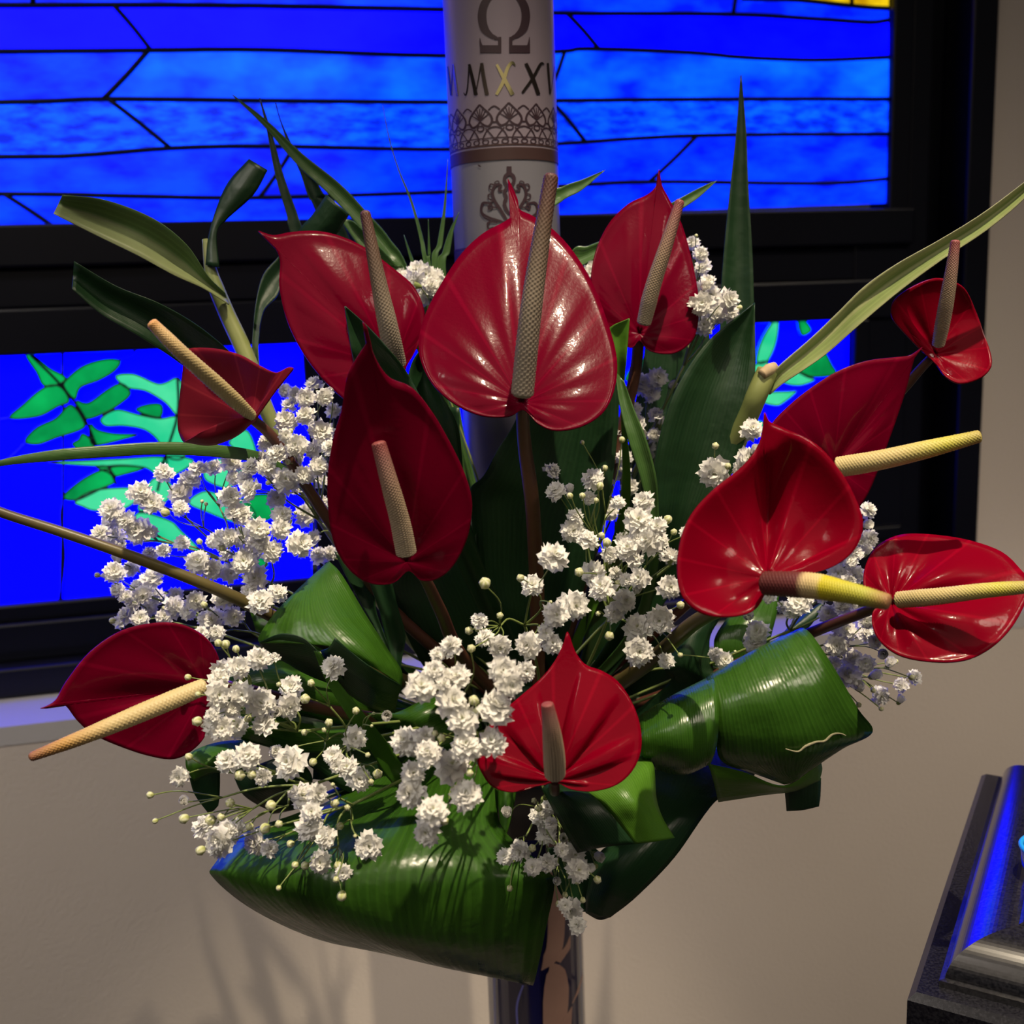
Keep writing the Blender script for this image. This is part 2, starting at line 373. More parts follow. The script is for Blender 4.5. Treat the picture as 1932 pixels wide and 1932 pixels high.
def wpath(px, n=GN):
    return [wpt(*waz(x, y, n), n) for x, y in px]
def pane(px, mat, n=GN, t=.004, name='glass_pane', parent=None):
    """a cut glass piece: closed polygon with thickness"""
    pts = [waz(x, y, n) for x, y in px]
    N = len(pts)
    V = [wpt(a, z, n) for a, z in pts] + [wpt(a, z, n - t) for a, z in pts]
    F = [tuple(range(N)), tuple(range(2 * N - 1, N - 1, -1))] + [(i, N + i, N + (i + 1) % N, (i + 1) % N) for i in range(N)]
    # front face must look into the room
    return mesh(name, V, F, mat, parent or win, smooth=False)
def came(pxs, r=.0022, n=GN + .001, name='lead_came'):
    V = []; F = []
    for px in pxs:
        path = cr(wpath(px, n), 5) if len(px) > 2 else np.array(wpath(px, n))
        v, f = tube_geo(path, r, 6, len(V)); V += v; F += f
    return mesh(name, V, F, M['came'], win)
def interp(line, x):
    xs = [p[0] for p in line]; ys = [p[1] for p in line]
    return float(np.interp(x, xs, ys))
XL, XR = -860, 1677
Ltop = [(XL, -760), (XR, -760)]
La = [(XL, -330), (XR, -330)]
Lb = [(XL, -120), (600, -110), (XR, -112)]
L0 = [(XL, 12), (0, 10), (400, 10), (830, 18), (1060, 25), (1380, 27), (1540, 36), (1640, 42), (XR, 38)]
L1 = [(XL, 100), (0, 97), (270, 95), (500, 94), (830, 105), (1055, 97), (1110, 92), (1300, 99), (1400, 108), (1540, 113), (XR, 108)]
L2 = [(XL, 200), (0, 193), (190, 187), (500, 190), (845, 193), (1060, 190), (1400, 187), (XR, 187)]
L3 = [(XL, 300), (0, 296), (150, 293), (320, 280), (500, 276), (845, 282), (1060, 271), (1310, 256), (XR, 253)]
L4 = [(XL, 366), (0, 366), (250, 370), (480, 373), (850, 362), (1060, 351), (1230, 343), (1500, 346), (1600, 344), (XR, 337)]
L5 = [(XL, 448), (0, 431), (850, 411), (1600, 386), (XR, 383)]
rows = [
 (Ltop, La, [], ['deep']),
 (La, Lb, [(600, 640)], ['amber', 'deep']),
 (Lb, L0, [(60, 62), (1400, 1383)], ['mid', 'mid', 'mid']),
 (L0, L1, [(215, 285), (1070, 1130)], ['deep', 'deep', 'deep']),
 (L1, L2, [(280, 195), (1066, 1030)], ['mid', 'sky', 'sky']),
 (L2, L3, [(205, 322), (1040, 1105)], ['water', 'water', 'water']),
 (L3, L4, [(555, 490), (1315, 1225)], ['mid', 'mid', 'mid']),
 (L4, L5, [(8, 102)], ['mid', 'mid']),
]
cpaths = []
for top, bot, divs, mats in rows:
    xs = [(XL, XL)] + divs + [(XR, XR)]
    for i in range(len(xs) - 1):
        (ta, ba), (tb, bb) = xs[i], xs[i + 1]
        n = max(2, int(abs(tb - ta) / 60))
        tp = [(ta + (tb - ta) * k / n, interp(top, ta + (tb - ta) * k / n)) for k in range(n + 1)]
        bt = [(ba + (bb - ba) * k / n, interp(bot, ba + (bb - ba) * k / n)) for k in range(n + 1)]
        if top is Lb and i == 2:                      # the amber pieces cut into the corner
            bt = bt; tp = [(1400, -112), (1400, -2), (1500, 0), (1580, 8), (XR, 16)]
        pane(tp + bt[::-1], G[mats[i]])
    for ta, ba in divs:
        cpaths.append([(ta, interp(top, ta)), ((ta + ba) / 2 + 2, (interp(top, ta) + interp(bot, ba)) / 2), (ba, interp(bot, ba))])
pane([(1400, -112), (1605, -112), (1605, 10), (1580, 8), (1500, 0), (1400, -2)], G['amber'])
pane([(1609, -112), (XR, -112), (XR, 16), (1609, 11)], G['amber'])
cpaths += [[(1400, -2), (1500, 0), (1580, 8), (1640, 14), (XR, 16)], [(1607, -112), (1607, -40), (1607, 10)]]
for L in (La, Lb, L0, L1, L2, L3, L4): cpaths.append(L)
for i, c_ in enumerate(cpaths): came([c_], .0027)
# lower lights: blue ground and fern leaves
zl = lambda x: 672 - .0465 * x          # head, as seen
zb_ = lambda x: 1143 - .097 * x         # foot
def bg(xs, mat='royal'):
    for i in range(len(xs) - 1):
        (ta, ba), (tb, bb) = xs[i], xs[i + 1]
        pane([(ta, zl(ta) - 8), (tb, zl(tb) - 8), (bb, zb_(bb) + 8), (ba, zb_(ba) + 8)], G[mat])
        if i: came([[(ta, zl(ta)), ((ta + ba) / 2 + 3, 900), (ba, zb_(ba))]], .0016)
bg([(XL, XL), (-420, -400), (118, 115), (588, 588)])
bg([(655, 655), (1000, 1010), (1470, 1300), (1606, 1606)])
Z4 = lambda q: [(x * .3623, 550 + y * .3623) for x, y in q]
T6 = lambda q: [(1090 + x / 4.025, 440 + y / 4.025) for x, y in q]
ferns = [
 ('green', Z4([(135, 335), (175, 335), (260, 400), (340, 445), (315, 480), (230, 490), (190, 420)])),
 ('green', Z4([(335, 500), (345, 460), (430, 390), (540, 355), (625, 360), (600, 410), (520, 460), (420, 500), (390, 560)])),
 ('green', Z4([(50, 660), (120, 590), (200, 520), (260, 490), (320, 500), (360, 570), (300, 600), (200, 650)])),
 ('green', Z4([(395, 570), (460, 580), (560, 510), (630, 480), (680, 530), (620, 590), (530, 640), (440, 660)])),
 ('green', Z4([(130, 780), (190, 710), (290, 660), (370, 590), (440, 680), (420, 720), (300, 760), (200, 795)])),
 ('green', Z4([(470, 690), (510, 720), (600, 740), (715, 745), (640, 770), (500, 800), (470, 760)])),
 ('green', Z4([(430, 740), (470, 765), (490, 800), (470, 860), (380, 800), (410, 770)])),
 ('mint', Z4([(600, 440), (700, 430), (830, 480), (930, 450), (960, 560), (925, 645), (860, 580), (760, 520), (660, 500)])),
 ('mint', Z4([(525, 660), (610, 615), (720, 640), (830, 660), (925, 650), (1000, 700), (960, 860), (870, 860), (820, 775), (750, 720), (640, 700), (550, 700)])),
 ('mint', Z4([(250, 890), (450, 880), (640, 870), (860, 865), (830, 960), (760, 920), (640, 905), (500, 910)])),
 ('mint', Z4([(862, 865), (960, 862), (1010, 890), (900, 960), (832, 960)])),
 ('green', Z4([(500, 915), (560, 912), (590, 960), (560, 940)])),
 ('green', Z4([(570, 920), (640, 908), (750, 920), (640, 955), (600, 960)])),
 ('green', Z4([(330, 1070), (400, 1000), (500, 940), (570, 930), (600, 990), (520, 1030), (400, 1085)])),
 ('mint', Z4([(390, 1095), (480, 1040), (600, 1022), (720, 1025), (738, 1060), (650, 1130), (500, 1142), (430, 1120)])),
 ('mint', Z4([(780, 990), (820, 970), (890, 1000), (900, 1050), (830, 1120), (722, 1140), (742, 1060)])),
 ('mint', Z4([(980, 1100), (1060, 1040), (1160, 1060), (1280, 1100), (1330, 1170), (1300, 1220), (1180, 1190), (1080, 1150)])),
 ('mint', Z4([(720, 1150), (880, 1190), (940, 1240), (1040, 1350), (900, 1320), (760, 1290), (690, 1240)])),
 ('mint', Z4([(1100, 1000), (1060, 960), (1080, 890), (1180, 870), (1280, 930), (1200, 1020)])),
 ('green', Z4([(1240, 1090), (1400, 1060), (1430, 1160), (1350, 1190)])),
 ('green', Z4([(710, 620), (760, 590), (840, 590), (830, 655)])),
 ('mint', Z4([(1190, 790), (1280, 720), (1330, 810), (1320, 870)])),
 ('green', Z4([(1400, 1420), (1350, 1440), (1340, 1380)])),
 ('mint', T6([(1360, 980), (1380, 860), (1430, 750), (1510, 640), (1525, 700), (1500, 850), (1440, 970)])),
 ('green', T6([(1675, 630), (1740, 680), (1770, 740), (1700, 770)])),
 ('mint', T6([(1340, 1000), (1440, 980), (1440, 1100), (1340, 1080)])),
 ('green', T6([(1640, 1025), (1740, 960), (1850, 880), (1930, 1000), (1960, 1060), (1900, 1085), (1780, 1090), (1700, 1060)])),
 ('mint', T6([(1530, 1110), (1620, 1040), (1740, 1090), (1800, 1115), (1700, 1155), (1600, 1150)])),
 ('mint', T6([(1420, 1215), (1600, 1200), (1660, 1205), (1560, 1290), (1500, 1310), (1400, 1280)])),
 ('mint', T6([(1330, 1430), (1420, 1440), (1400, 1520), (1300, 1560)])),
 ('green', T6([(365, 1100), (400, 1030), (470, 950), (500, 975), (460, 1070), (380, 1120)])),
 ('mint', T6([(-900, 780), (-860, 900), (-870, 1000), (-920, 900)])),
]
for g_, q in ferns:
    qs = cr(q, 3, True)
    pane([tuple(p) for p in qs], G[g_], n=GN + .004, t=.004)
    came([list(map(tuple, qs)) + [tuple(qs[0])]], .0012, GN + .0035)
came([Z4([(160, 330), (310, 480), (430, 640), (500, 800)]), Z4([(570, 920), (610, 1010)]), Z4([(925, 450), (925, 640), (860, 860), (820, 1040)])], .0016, GN + .0045)
came([Z4([(0, 665), (25, 662), (50, 660)]), Z4([(0, 900), (70, 850), (130, 790)]), Z4([(330, 1090), (318, 1180), (335, 1380), (310, 1610)]), Z4([(610, 360), (680, 330), (720, 290)])], .0014)

# ------------------------------------------------------------ candle, its stand, pedestal
CR_ = 0.040
CA = P(957, 450, 0.80)                         # a point of the candle axis
CX, CY = CA[0], CA[1]
def candle_hit(x, y, R=CR_):
    """pixel ray -> (angle, z) on the candle's surface (clamped at the silhouette)"""
    r = ray(x, y); ox, oy = CAM[0] - CX, CAM[1] - CY
    a = r[0] ** 2 + r[1] ** 2; b = 2 * (ox * r[0] + oy * r[1]); c = ox * ox + oy * oy - R * R
    t = (-b - math.sqrt(max(0.0, b * b - 4 * a * c))) / (2 * a)
    p = CAM + r * t
    return math.atan2(p[0] - CX, -(p[1] - CY)), p[2]
def cyl(th, z, r):
    return (CX + r * math.sin(th), CY - r * math.cos(th), z)
zc = lambda y: candle_hit(950 + .0384 * y - 5, y)[1]
z_cb = zc(1420)
candle = empty('paschal_candle', (CX, CY, z_cb), 'tall white pillar candle with brown Omega print and gold roman numerals', 'candle')
prof = [(0.0005, z_cb), (CR_, z_cb), (CR_, zc(300)), (CR_, zc(-450)), (CR_ * .93, zc(-462)), (0.0005, zc(-455))]
v, f = lathe_geo(prof, (CX, CY), 64); mesh('wax_pillar', v, f, M['wax'], candle)
def band(z0, z1, mat, name, r=CR_ + .0002):
    v, f = lathe_geo([(r, z0), (r, z1)], (CX, CY), 64)
    return mesh(name, v, f, mat, candle)
band(zc(301), zc(-420), M['wrap'], 'printed_wrap')
band(zc(301), zc(278), M['band'], 'brown_band', CR_ + .0005)
band(zc(274), zc(271), M['band'], 'brown_line', CR_ + .0005)
band(zc(520), zc(468), M['band'], 'brown_band', CR_ + .0005)
band(zc(466), zc(462), M['band'], 'brown_line', CR_ + .0005)
def strip2d(pts, widths, n=6):
    p = cr(pts, n) if len(pts) > 2 else np.array([np.array(pts[0]) + (np.array(pts[1]) - np.array(pts[0])) * k / 6 for k in range(7)], float)
    wd = np.interp(np.linspace(0, 1, len(p)), np.linspace(0, 1, len(widths)), widths)
    L = []; Rr = []
    for i in range(len(p)):
        t = p[min(i + 1, len(p) - 1)] - p[max(i - 1, 0)]; t = t / max(1e-9, np.linalg.norm(t)); nn = np.array([-t[1], t[0]])
        L.append(p[i] + nn * wd[i] / 2); Rr.append(p[i] - nn * wd[i] / 2)
    return L, Rr
def strokes(name, items, mat, mapf, r=CR_ + .00055, parent=None):
    V = []; F = []
    for pts, widths in items:
        L, Rr = strip2d(pts, widths)
        o = len(V)
        for a, b in zip(L, Rr):
            for q in (a, (a + b) / 2, b):
                th, z = mapf(q[0], q[1]); V.append(cyl(th, z, r))
        F += grid_faces(len(L), 3, False, o)
    return mesh(name, V, F, mat, parent or candle)
Z3 = lambda pts: [(820 + x * .13458, y * .13458) for x, y in pts]
k3 = .13458
# the Omega
om = [([(865, 560), (860, 530), (790, 500), (700, 400), (667, 230), (700, 60), (800, -60), (970, -105), (1140, -60), (1240, 60), (1275, 230), (1240, 400), (1150, 500), (1085, 530), (1080, 560)],
       [60 * k3, 40 * k3, 70 * k3, 115 * k3, 118 * k3, 110 * k3, 80 * k3, 62 * k3, 80 * k3, 110 * k3, 118 * k3, 115 * k3, 70 * k3, 40 * k3, 60 * k3])]
om = [(Z3(p), w_) for p, w_ in om]
om += [(Z3([(640, 690), (935, 690)]), [108 * k3] * 2), (Z3([(1050, 690), (1332, 690)]), [108 * k3] * 2),
       (Z3([(912, 745), (912, 520)]), [45 * k3] * 2), (Z3([(1066, 745), (1066, 520)]), [45 * k3] * 2),
       (Z3([(660, 660), (645, 600), (638, 535)]), [50 * k3, 26 * k3, 6 * k3]), (Z3([(1305, 660), (1318, 600), (1324, 520)]), [50 * k3, 26 * k3, 6 * k3])]
strokes('omega_letter', om, M['ink'], candle_hit)
def letter(name, items, mat):
    strokes(name, [(Z3(p), [x * k3 for x in w_]) for p, w_ in items], mat, candle_hit, CR_ + .0006)
letter('roman_numeral', [([(190, 930), (215, 1140), (240, 1340)], [14, 22, 22]), ([(240, 1300), (252, 1100), (265, 915)], [8, 10, 14])], M['foildarkrefl'])
letter('roman_numeral', [([(265, 900), (292, 1120), (325, 1345)], [26, 30, 30])], M['foil'])
letter('roman_numeral', [([(490, 900), (540, 1120), (585, 1335)], [36, 48, 52]), ([(580, 1320), (620, 1100), (655, 895)], [14, 16, 22]), ([(662, 885), (695, 1110), (738, 1332)], [46, 52, 54]), ([(490, 905), (478, 1100), (462, 1270), (438, 1335), (415, 1300)], [20, 18, 20, 18, 12])], M['foildarkrefl'])
letter('roman_numeral', [([(872, 905), (965, 1085), (1092, 1330)], [34, 52, 56]), ([(1130, 925), (1085, 880), (1020, 960), (960, 1150), (868, 1330)], [12, 44, 46, 50, 40])], M['foil'])
letter('roman_numeral', [([(1275, 890), (1370, 1100), (1452, 1330)], [46, 56, 52]), ([(1530, 905), (1480, 900), (1370, 1100), (1225, 1305)], [12, 40, 44, 36])], M['foildarkrefl'])
letter('roman_numeral', [([(1578, 885), (1595, 1110), (1612, 1320)], [30, 30, 26]), ([(1618, 1320), (1645, 1130), (1672, 935)], [8, 8, 8])], M['foildarkrefl'])
# frieze of palmettes right round the candle
th0 = candle_hit(961, 225)[0]; STEP = 2 * math.pi / 12
zy = lambda y: zc(y)
for k in range(12):
    def mapf(u, y, k=k): return th0 + (k + u) * STEP, zy(y)
    it = []
    it.append(([(0, 194), (.16, 203), (.36, 215), (.42, 226), (.30, 236), (.12, 233), (0, 226)], [.06, .06, .07, .08, .08, .07, .05]))
    it.append(([(0, 194), (-.16, 203), (-.36, 215), (-.42, 226), (-.30, 236), (-.12, 233), (0, 226)], [.06, .06, .07, .08, .08, .07, .05]))
    for a in (-62, -38, -18, 0, 18, 38, 62):
        it.append(([(0.02 * a / 60, 224), (math.sin(math.radians(a)) * .34, 224 - math.cos(math.radians(a)) * 22)], [.05, .03]))
    it.append(([(0.30, 206), (.5, 199), (.70, 206)], [.05, .05, .05]))
    it.append(([(-.5, 229), (-.42, 229)], [1.4, 1.4])); it.append(([(.42, 229), (.5, 229)], [1.4, 1.4]))
    ring = [(math.sin(q) * .12, 240 - math.cos(q) * 5.0) for q in np.linspace(0, 2 * math.pi, 9)]
    it.append((ring, [.05] * 9))
    arch = [(.06, 262), (.16, 250), (.30, 241), (.5, 238), (.70, 241), (.84, 250), (.94, 262)]
    it.append((arch, [.05] * 7)); it.append(([(.18, 240), (.35, 251), (.5, 263)], [.045] * 3)); it.append(([(.82, 240), (.65, 251), (.5, 263)], [.045] * 3))
    # widths are in mixed units: convert by scaling the vertical axis
    SY = 51.0 / 1.0
    V = []; F = []
    for pts, wd in it:
        L, Rr = strip2d([(u, y / SY) for u, y in pts], [(w_ if w_ < 1 else w_ / SY * 2) for w_ in wd], 4)
        o0 = len(V)
        for a, b in zip(L, Rr):
            for q in (a, b):
                th, z = mapf(q[0], q[1] * SY); V.append(cyl(th, z, CR_ + .0005))
        F += grid_faces(len(L), 2, False, o0)
    mesh('palmette', V, F, M['ink'], candle)
for k in range(36):
    V = []
    for q in np.linspace(0, 2 * math.pi, 14, endpoint=False):
        for rr in (1.0, .62):
            V.append(cyl(th0 + (k + .5 + math.sin(q) * .40 * rr) * STEP / 3, zy(268 - 0 + math.cos(q) * 5.2 * rr - 2), CR_ + .0005))
    F = [(2 * i, 2 * ((i + 1) % 14), 2 * ((i + 1) % 14) + 1, 2 * i + 1) for i in range(14)]
    mesh('bead_ring', V, F, M['ink'], candle)
band(zc(259.5), zc(257.8), M['ink'], 'frieze_line', CR_ + .0005)
# gilt flourish below the band
ZE = lambda pts: [(830 + x * .1812, 150 + y * .1812) for x, y in pts]
ke = .1812
def emb(items): return [(ZE(p), [x * ke for x in w_]) for p, w_ in items]
E_ = [([(720, 905), (720, 980)], [50, 52]), ([(722, 975), (680, 1010), (675, 1060), (700, 1120), (672, 1170), (690, 1230), (672, 1290), (690, 1350), (725, 1400)], [40, 36, 34, 36, 34, 36, 36, 34, 20]),
      ([(722, 975), (765, 1010), (770, 1060), (745, 1120), (775, 1170), (755, 1230), (775, 1290), (757, 1350), (722, 1400)], [40, 36, 34, 36, 34, 36, 36, 34, 20])]
for sgn in (-1, 1):
    mx = lambda pts: [(722 + sgn * (x - 722) * -1 if sgn > 0 else x, y) for x, y in pts]
    E_ += [(mx([(655, 1155), (625, 1160), (618, 1130), (640, 1105), (600, 1095), (560, 1130), (550, 1200), (575, 1270), (620, 1340), (670, 1420), (700, 1470)]), [16, 26, 24, 22, 26, 28, 30, 30, 32, 30, 20]),
           (mx([(620, 1100), (610, 1060), (575, 1070), (570, 1110)]), [12] * 4), (mx([(570, 1100), (530, 1090), (515, 1130), (550, 1160)]), [14] * 4),
           (mx([(545, 1190), (508, 1200), (510, 1240), (555, 1260)]), [14] * 4), (mx([(560, 1260), (530, 1290), (560, 1330), (600, 1330)]), [14] * 4),
           (mx([(555, 1330), (520, 1350), (510, 1320), (540, 1300), (500, 1285), (450, 1290), (432, 1350), (450, 1400), (520, 1440), (600, 1465), (680, 1490)]), [14, 22, 20, 18, 22, 26, 24, 24, 24, 24, 18]),
           (mx([(450, 1290), (430, 1330), (430, 1390), (470, 1440), (530, 1470)]), [10] * 5),
           (mx([(600, 1490), (540, 1480), (500, 1500), (510, 1550), (560, 1540)]), [16, 20, 20, 18, 14]),
           (mx([(690, 1450), (660, 1400), (630, 1330)]), [14, 14, 8])]
strokes('flourish_print', emb(E_), M['ink'], candle_hit)
strokes('wax_nick', emb([([(398, 888), (415, 900), (432, 906)], [6, 16, 4])]), M['ink'], candle_hit)

stand = empty('candle_stand', (CX, CY, 0), 'polished blue candle stand shaft with coloured-in copper reflections under the flowers', 'candle stand')
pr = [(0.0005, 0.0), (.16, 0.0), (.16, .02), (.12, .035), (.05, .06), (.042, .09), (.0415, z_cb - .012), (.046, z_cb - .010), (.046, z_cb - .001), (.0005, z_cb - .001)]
v, f = lathe_geo(pr, (CX, CY), 64); mesh('shaft', v, f, M['shaft_blue'], stand)
def ste(x, y): return candle_hit(x, y, .0415)
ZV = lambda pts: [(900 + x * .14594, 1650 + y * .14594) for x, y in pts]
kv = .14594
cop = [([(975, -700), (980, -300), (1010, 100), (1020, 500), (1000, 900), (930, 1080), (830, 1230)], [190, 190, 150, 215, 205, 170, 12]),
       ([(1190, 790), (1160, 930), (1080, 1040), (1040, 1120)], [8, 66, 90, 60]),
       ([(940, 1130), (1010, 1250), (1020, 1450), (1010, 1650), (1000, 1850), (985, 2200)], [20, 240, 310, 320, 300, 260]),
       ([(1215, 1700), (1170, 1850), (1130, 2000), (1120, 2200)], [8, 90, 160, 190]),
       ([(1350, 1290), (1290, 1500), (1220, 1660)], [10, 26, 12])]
for p_, w_ in cop:  # copper reflections on the polished shaft, built as raised coloured strips
    strokes('copper_reflection', [(ZV(p_), [x * kv for x in w_])], M['copper'], ste, .0415 + .0012, stand)
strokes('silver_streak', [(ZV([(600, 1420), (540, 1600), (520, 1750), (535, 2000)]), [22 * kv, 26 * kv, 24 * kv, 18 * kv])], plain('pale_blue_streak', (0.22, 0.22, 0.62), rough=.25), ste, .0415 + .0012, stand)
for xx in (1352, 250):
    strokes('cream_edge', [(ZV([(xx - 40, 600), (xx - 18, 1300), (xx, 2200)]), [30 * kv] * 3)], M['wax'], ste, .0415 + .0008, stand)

# flower holder strapped in front of the stand
HC = P(1010, 1390, .772)
holder = empty('flower_holder', HC, 'dark foam cage holding the stems in front of the candle', 'flower holder')
v, f = lathe_geo([(.0005, HC[2] - .060), (.045, HC[2] - .058), (.056, HC[2] - .015), (.058, HC[2] - .010), (.054, HC[2] - .010), (.0005, HC[2] - .012)], HC, 28); mesh('tray', v, f, M['black'], holder)
v, f = lathe_geo([(.0005, HC[2] + .045), (.025, HC[2] + .043), (.045, HC[2] + .025), (.052, HC[2] - .011), (.0005, HC[2] - .0115)], HC, 24); mesh('foam', v, f, M['foam'], holder)
# bracket to the stand
a_ = np.array([HC[0], HC[1] + .03, HC[2] - .04]); b_ = np.array([CX, CY - .041, HC[2] - .05])
v, f = tube_geo([a_, b_], .008, 8); mesh('bracket', v, f, M['black'], holder)

# black granite pedestal with moulded top
pz = P(1712, 1875, .60)[2]
def onz(x, y, z):
    r = ray(x, y); return CAM + r * (z - CAM[2]) / r[2]
c0 = onz(1712, 1875, pz); cB = onz(1852, 1455, pz)
dv = (cB - c0); Lp = np.linalg.norm(dv); dv /= Lp
du = np.array([dv[1], -dv[0], 0.0])
Wp = .36
ped = empty('pedestal', c0 + du * Wp / 2 + dv * Lp / 2 - np.array([0, 0, pz]), 'black speckled granite pedestal with moulded raised top at lower right', 'pedestal')
def ringgeo(rings, fillbot=True):
    V = []; F = []
    for ins, z in rings:
        for (u_, v_) in ((ins, ins), (Wp - ins, ins), (Wp - ins, Lp - ins), (ins, Lp - ins)):
            V.append(c0 * np.array([1, 1, 0]) + du * u_ + dv * v_ + np.array([0, 0, z]))
    F = grid_faces(len(rings), 4, True); n = len(rings)
    F.append((3, 2, 1, 0)); F.append(tuple((n - 1) * 4 + k for k in range(4)))
    return V, F
v, f = ringgeo([(.05, 0), (.05, pz - .10), (.0, pz - .045), (0, pz - .004), (.004, pz)]); mesh('plinth', v, f, M['granite'], ped, smooth=False)
# foot of the moulding seen at (1770,1868): find its inset
ft = onz(1769, 1869, pz) - c0; ins0 = max(.012, ft.dot(du))
rg = [(ins0, pz), (ins0, pz + .004), (ins0 + .0025, pz + .0045)]
for k in range(25):
    a = k / 24 * math.pi / 2
    rg.append((ins0 + .003 + (1 - math.cos(a)) * .034, pz + .0045 + math.sin(a) * .024))
o_ = mesh('moulding', *ringgeo(rg), M['granite_gloss'], ped, smooth=False)
ti = rg[-1][0]; tz = pz + .029
o_ = mesh('top_panel', *ringgeo([(ti - .001, tz - .003), (ti, tz), (ti + .002, tz + .0008)]), M['granite'], ped, smooth=False)
dc = onz(1985, 1625, tz + .012); rd = np.linalg.norm(onz(1924, 1618, tz + .012) - dc)
dish = empty('votive_dish', (dc[0], dc[1], tz + .001), 'round shiny blue dish cut off by the right edge on the granite pedestal', 'dish')
v, f = lathe_geo([(.0005, tz + .001), (rd * .7, tz + .001), (rd * .93, tz + .008), (rd, tz + .020), (rd * .96, tz + .021), (rd * .86, tz + .010), (.0005, tz + .006)], dc, 40); mesh('bowl', v, f, M['dish'], dish)
v, f = tube_geo([(dc[0] + rd * .98 * math.cos(q), dc[1] + rd * .98 * math.sin(q), tz + .0205) for q in np.linspace(0, 2 * math.pi, 41)], .0016, 8); mesh('rim', v, f, plain('cyan_rim', (.02, .35, .8), rough=.1), dish)

# ------------------------------------------------------------ flower and leaf builders
def px3(pts):
    return np.array([P(*p) for p in pts])
HB = P(1012, 1370, .765)                       # where the stems enter the foam
def spathe(parent, C, d, outline, gx, gy, cup, mat, tip, pleat=.0010, npl=9, bulge=.004, groove=.002, roll=0.0, ext=None):
    """heart-shaped bract: rays fan out from the spadix foot C to a closed margin; the blade is cupped, pleated
    along the veins and grooved at the midrib. gx, gy: slant of the blade (m of depth per 1000 px)"""
    cx, cy = C
    O = cr(np.array(outline, float), 5, True)
    n = len(O); NR = 18
    mx_ = max(np.hypot(O[:, 0] - cx, O[:, 1] - cy))
    tipa = math.atan2(tip[1] - cy, tip[0] - cx)
    Lr = np.hypot(O[:, 0] - cx, O[:, 1] - cy) / mx_
    An = np.arctan2(O[:, 1] - cy, O[:, 0] - cx)
    Lb = np.empty(n)                                  # radius of the blade without its thread-like tip
    for j in range(n):
        dd = np.abs((An - An[j] + math.pi) % (2 * math.pi) - math.pi)
        Lb[j] = Lr[dd < .13].min()
    Lb = np.array([np.mean([Lb[k] for k in range(n) if abs((An[k] - An[j] + math.pi) % (2 * math.pi) - math.pi) < .10]) for j in range(n)])
    Lb = np.minimum(Lb, Lr)
    V = []; UV = []
    for i in range(NR + 1):
        r = (i / NR) ** .85
        for j in range(n):
            dx, dy = O[j, 0] - cx, O[j, 1] - cy
            L = math.hypot(dx, dy) / mx_
            x, y = cx + dx * r, cy + dy * r
            a = math.atan2(dy, dx); da = (a - tipa + math.pi) % (2 * math.pi) - math.pi
            q = r * L; re = min(1.0, q / max(1e-6, Lb[j])); L = Lb[j]
            dep = d + gx * (x - cx) / 1000 + gy * (y - cy) / 1000
            dep -= cup * q * q
            dep += bulge * math.sin(math.pi * re) * L * -1
            dep += pleat * math.cos(npl * da) * 4 * re * (1 - re) * L
            dep += groove * math.exp(-(da * 7 * (0.3 + re)) ** 2) * math.sin(math.pi * re)
            dep += roll * max(0.0, r - .8) ** 2 * 25 * L
            if ext: dep += ext(x, y, r, da)
            V.append(P(x, y, dep)); UV.append((.5 + da / (2 * math.pi), r))
    F = []
    for i in range(NR):
        for j in range(n):
            j2 = (j + 1) % n
            if i == 0: F.append((j, n + j2, n + j))
            else: F.append((i * n + j, i * n + j2, (i + 1) * n + j2, (i + 1) * n + j))
    return mesh('spathe', V, F, mat, parent, uvs=UV, solid=.0011)
def spadix(parent, pts, rpx, mat, tip_round=True, bump=.0004):
    """pts: (x, y, depth) foot to tip; rpx: radii in px at even stations"""
    path = cr(px3(pts), 14)
    n = 220
    idx = np.linspace(0, len(path) - 1, n); path = np.array([[np.interp(q, range(len(path)), path[:, k]) for k in range(3)] for q in idx])
    dd = np.interp(np.linspace(0, 1, n), np.linspace(0, 1, len(pts)), [p[2] for p in pts])
    rr = np.interp(np.linspace(0, 1, n), np.linspace(0, 1, len(rpx)), rpx) * dd / FPX
    for i in range(n):                         # round both ends
        s = (n - 1 - i) / (n - 1) * (n / 5.0)
        if s < 1: rr[i] *= math.sqrt(max(0.0, 1 - (1 - s) ** 2)) * .98 + .02
        s0 = i / 3.0
        if s0 < 1: rr[i] *= .75 + .25 * s0
    seg = 72
    V, F = tube_geo(path, rr, seg)
    V = np.array(V).reshape(n, seg, 3)
    h = np.maximum(0, np.cos(2 * np.pi * np.arange(seg) / seg * 12)[None, :] * np.cos(2 * np.pi * np.arange(n) / 5.0)[:, None])
    v_ = V - path[:, None, :]; L_ = np.maximum(1e-6, np.linalg.norm(v_, axis=2))
    V = path[:, None, :] + v_ * (1 + bump * h / L_ * np.minimum(1, L_ / .003))[..., None]
    t = np.repeat(np.linspace(0, 1, n), seg)
    return mesh('spadix', V.reshape(-1, 3), F, mat, parent, att=t)
def stem(parent, pts, rpx, mat, name='stem'):
    path = cr(px3(pts), 8)
    dd = np.interp(np.linspace(0, 1, len(path)), np.linspace(0, 1, len(pts)), [p[2] for p in pts])
    rr = np.interp(np.linspace(0, 1, len(path)), np.linspace(0, 1, len(rpx)), rpx) * dd / FPX
    v, f = tube_geo(path, rr, 12)
    return mesh(name, v, f, mat, parent)
FOAM = (1012, 1375, .765)
SPX_CREAM = rampmat('spadix_cream_mauve_tip', [(0, (.34, .29, .23)), (.45, (.27, .22, .165)), (.75, (.13, .085, .06)), (1, (.10, .04, .035))])  # purplish tip, plus the weaker light higher up darkened into the ramp
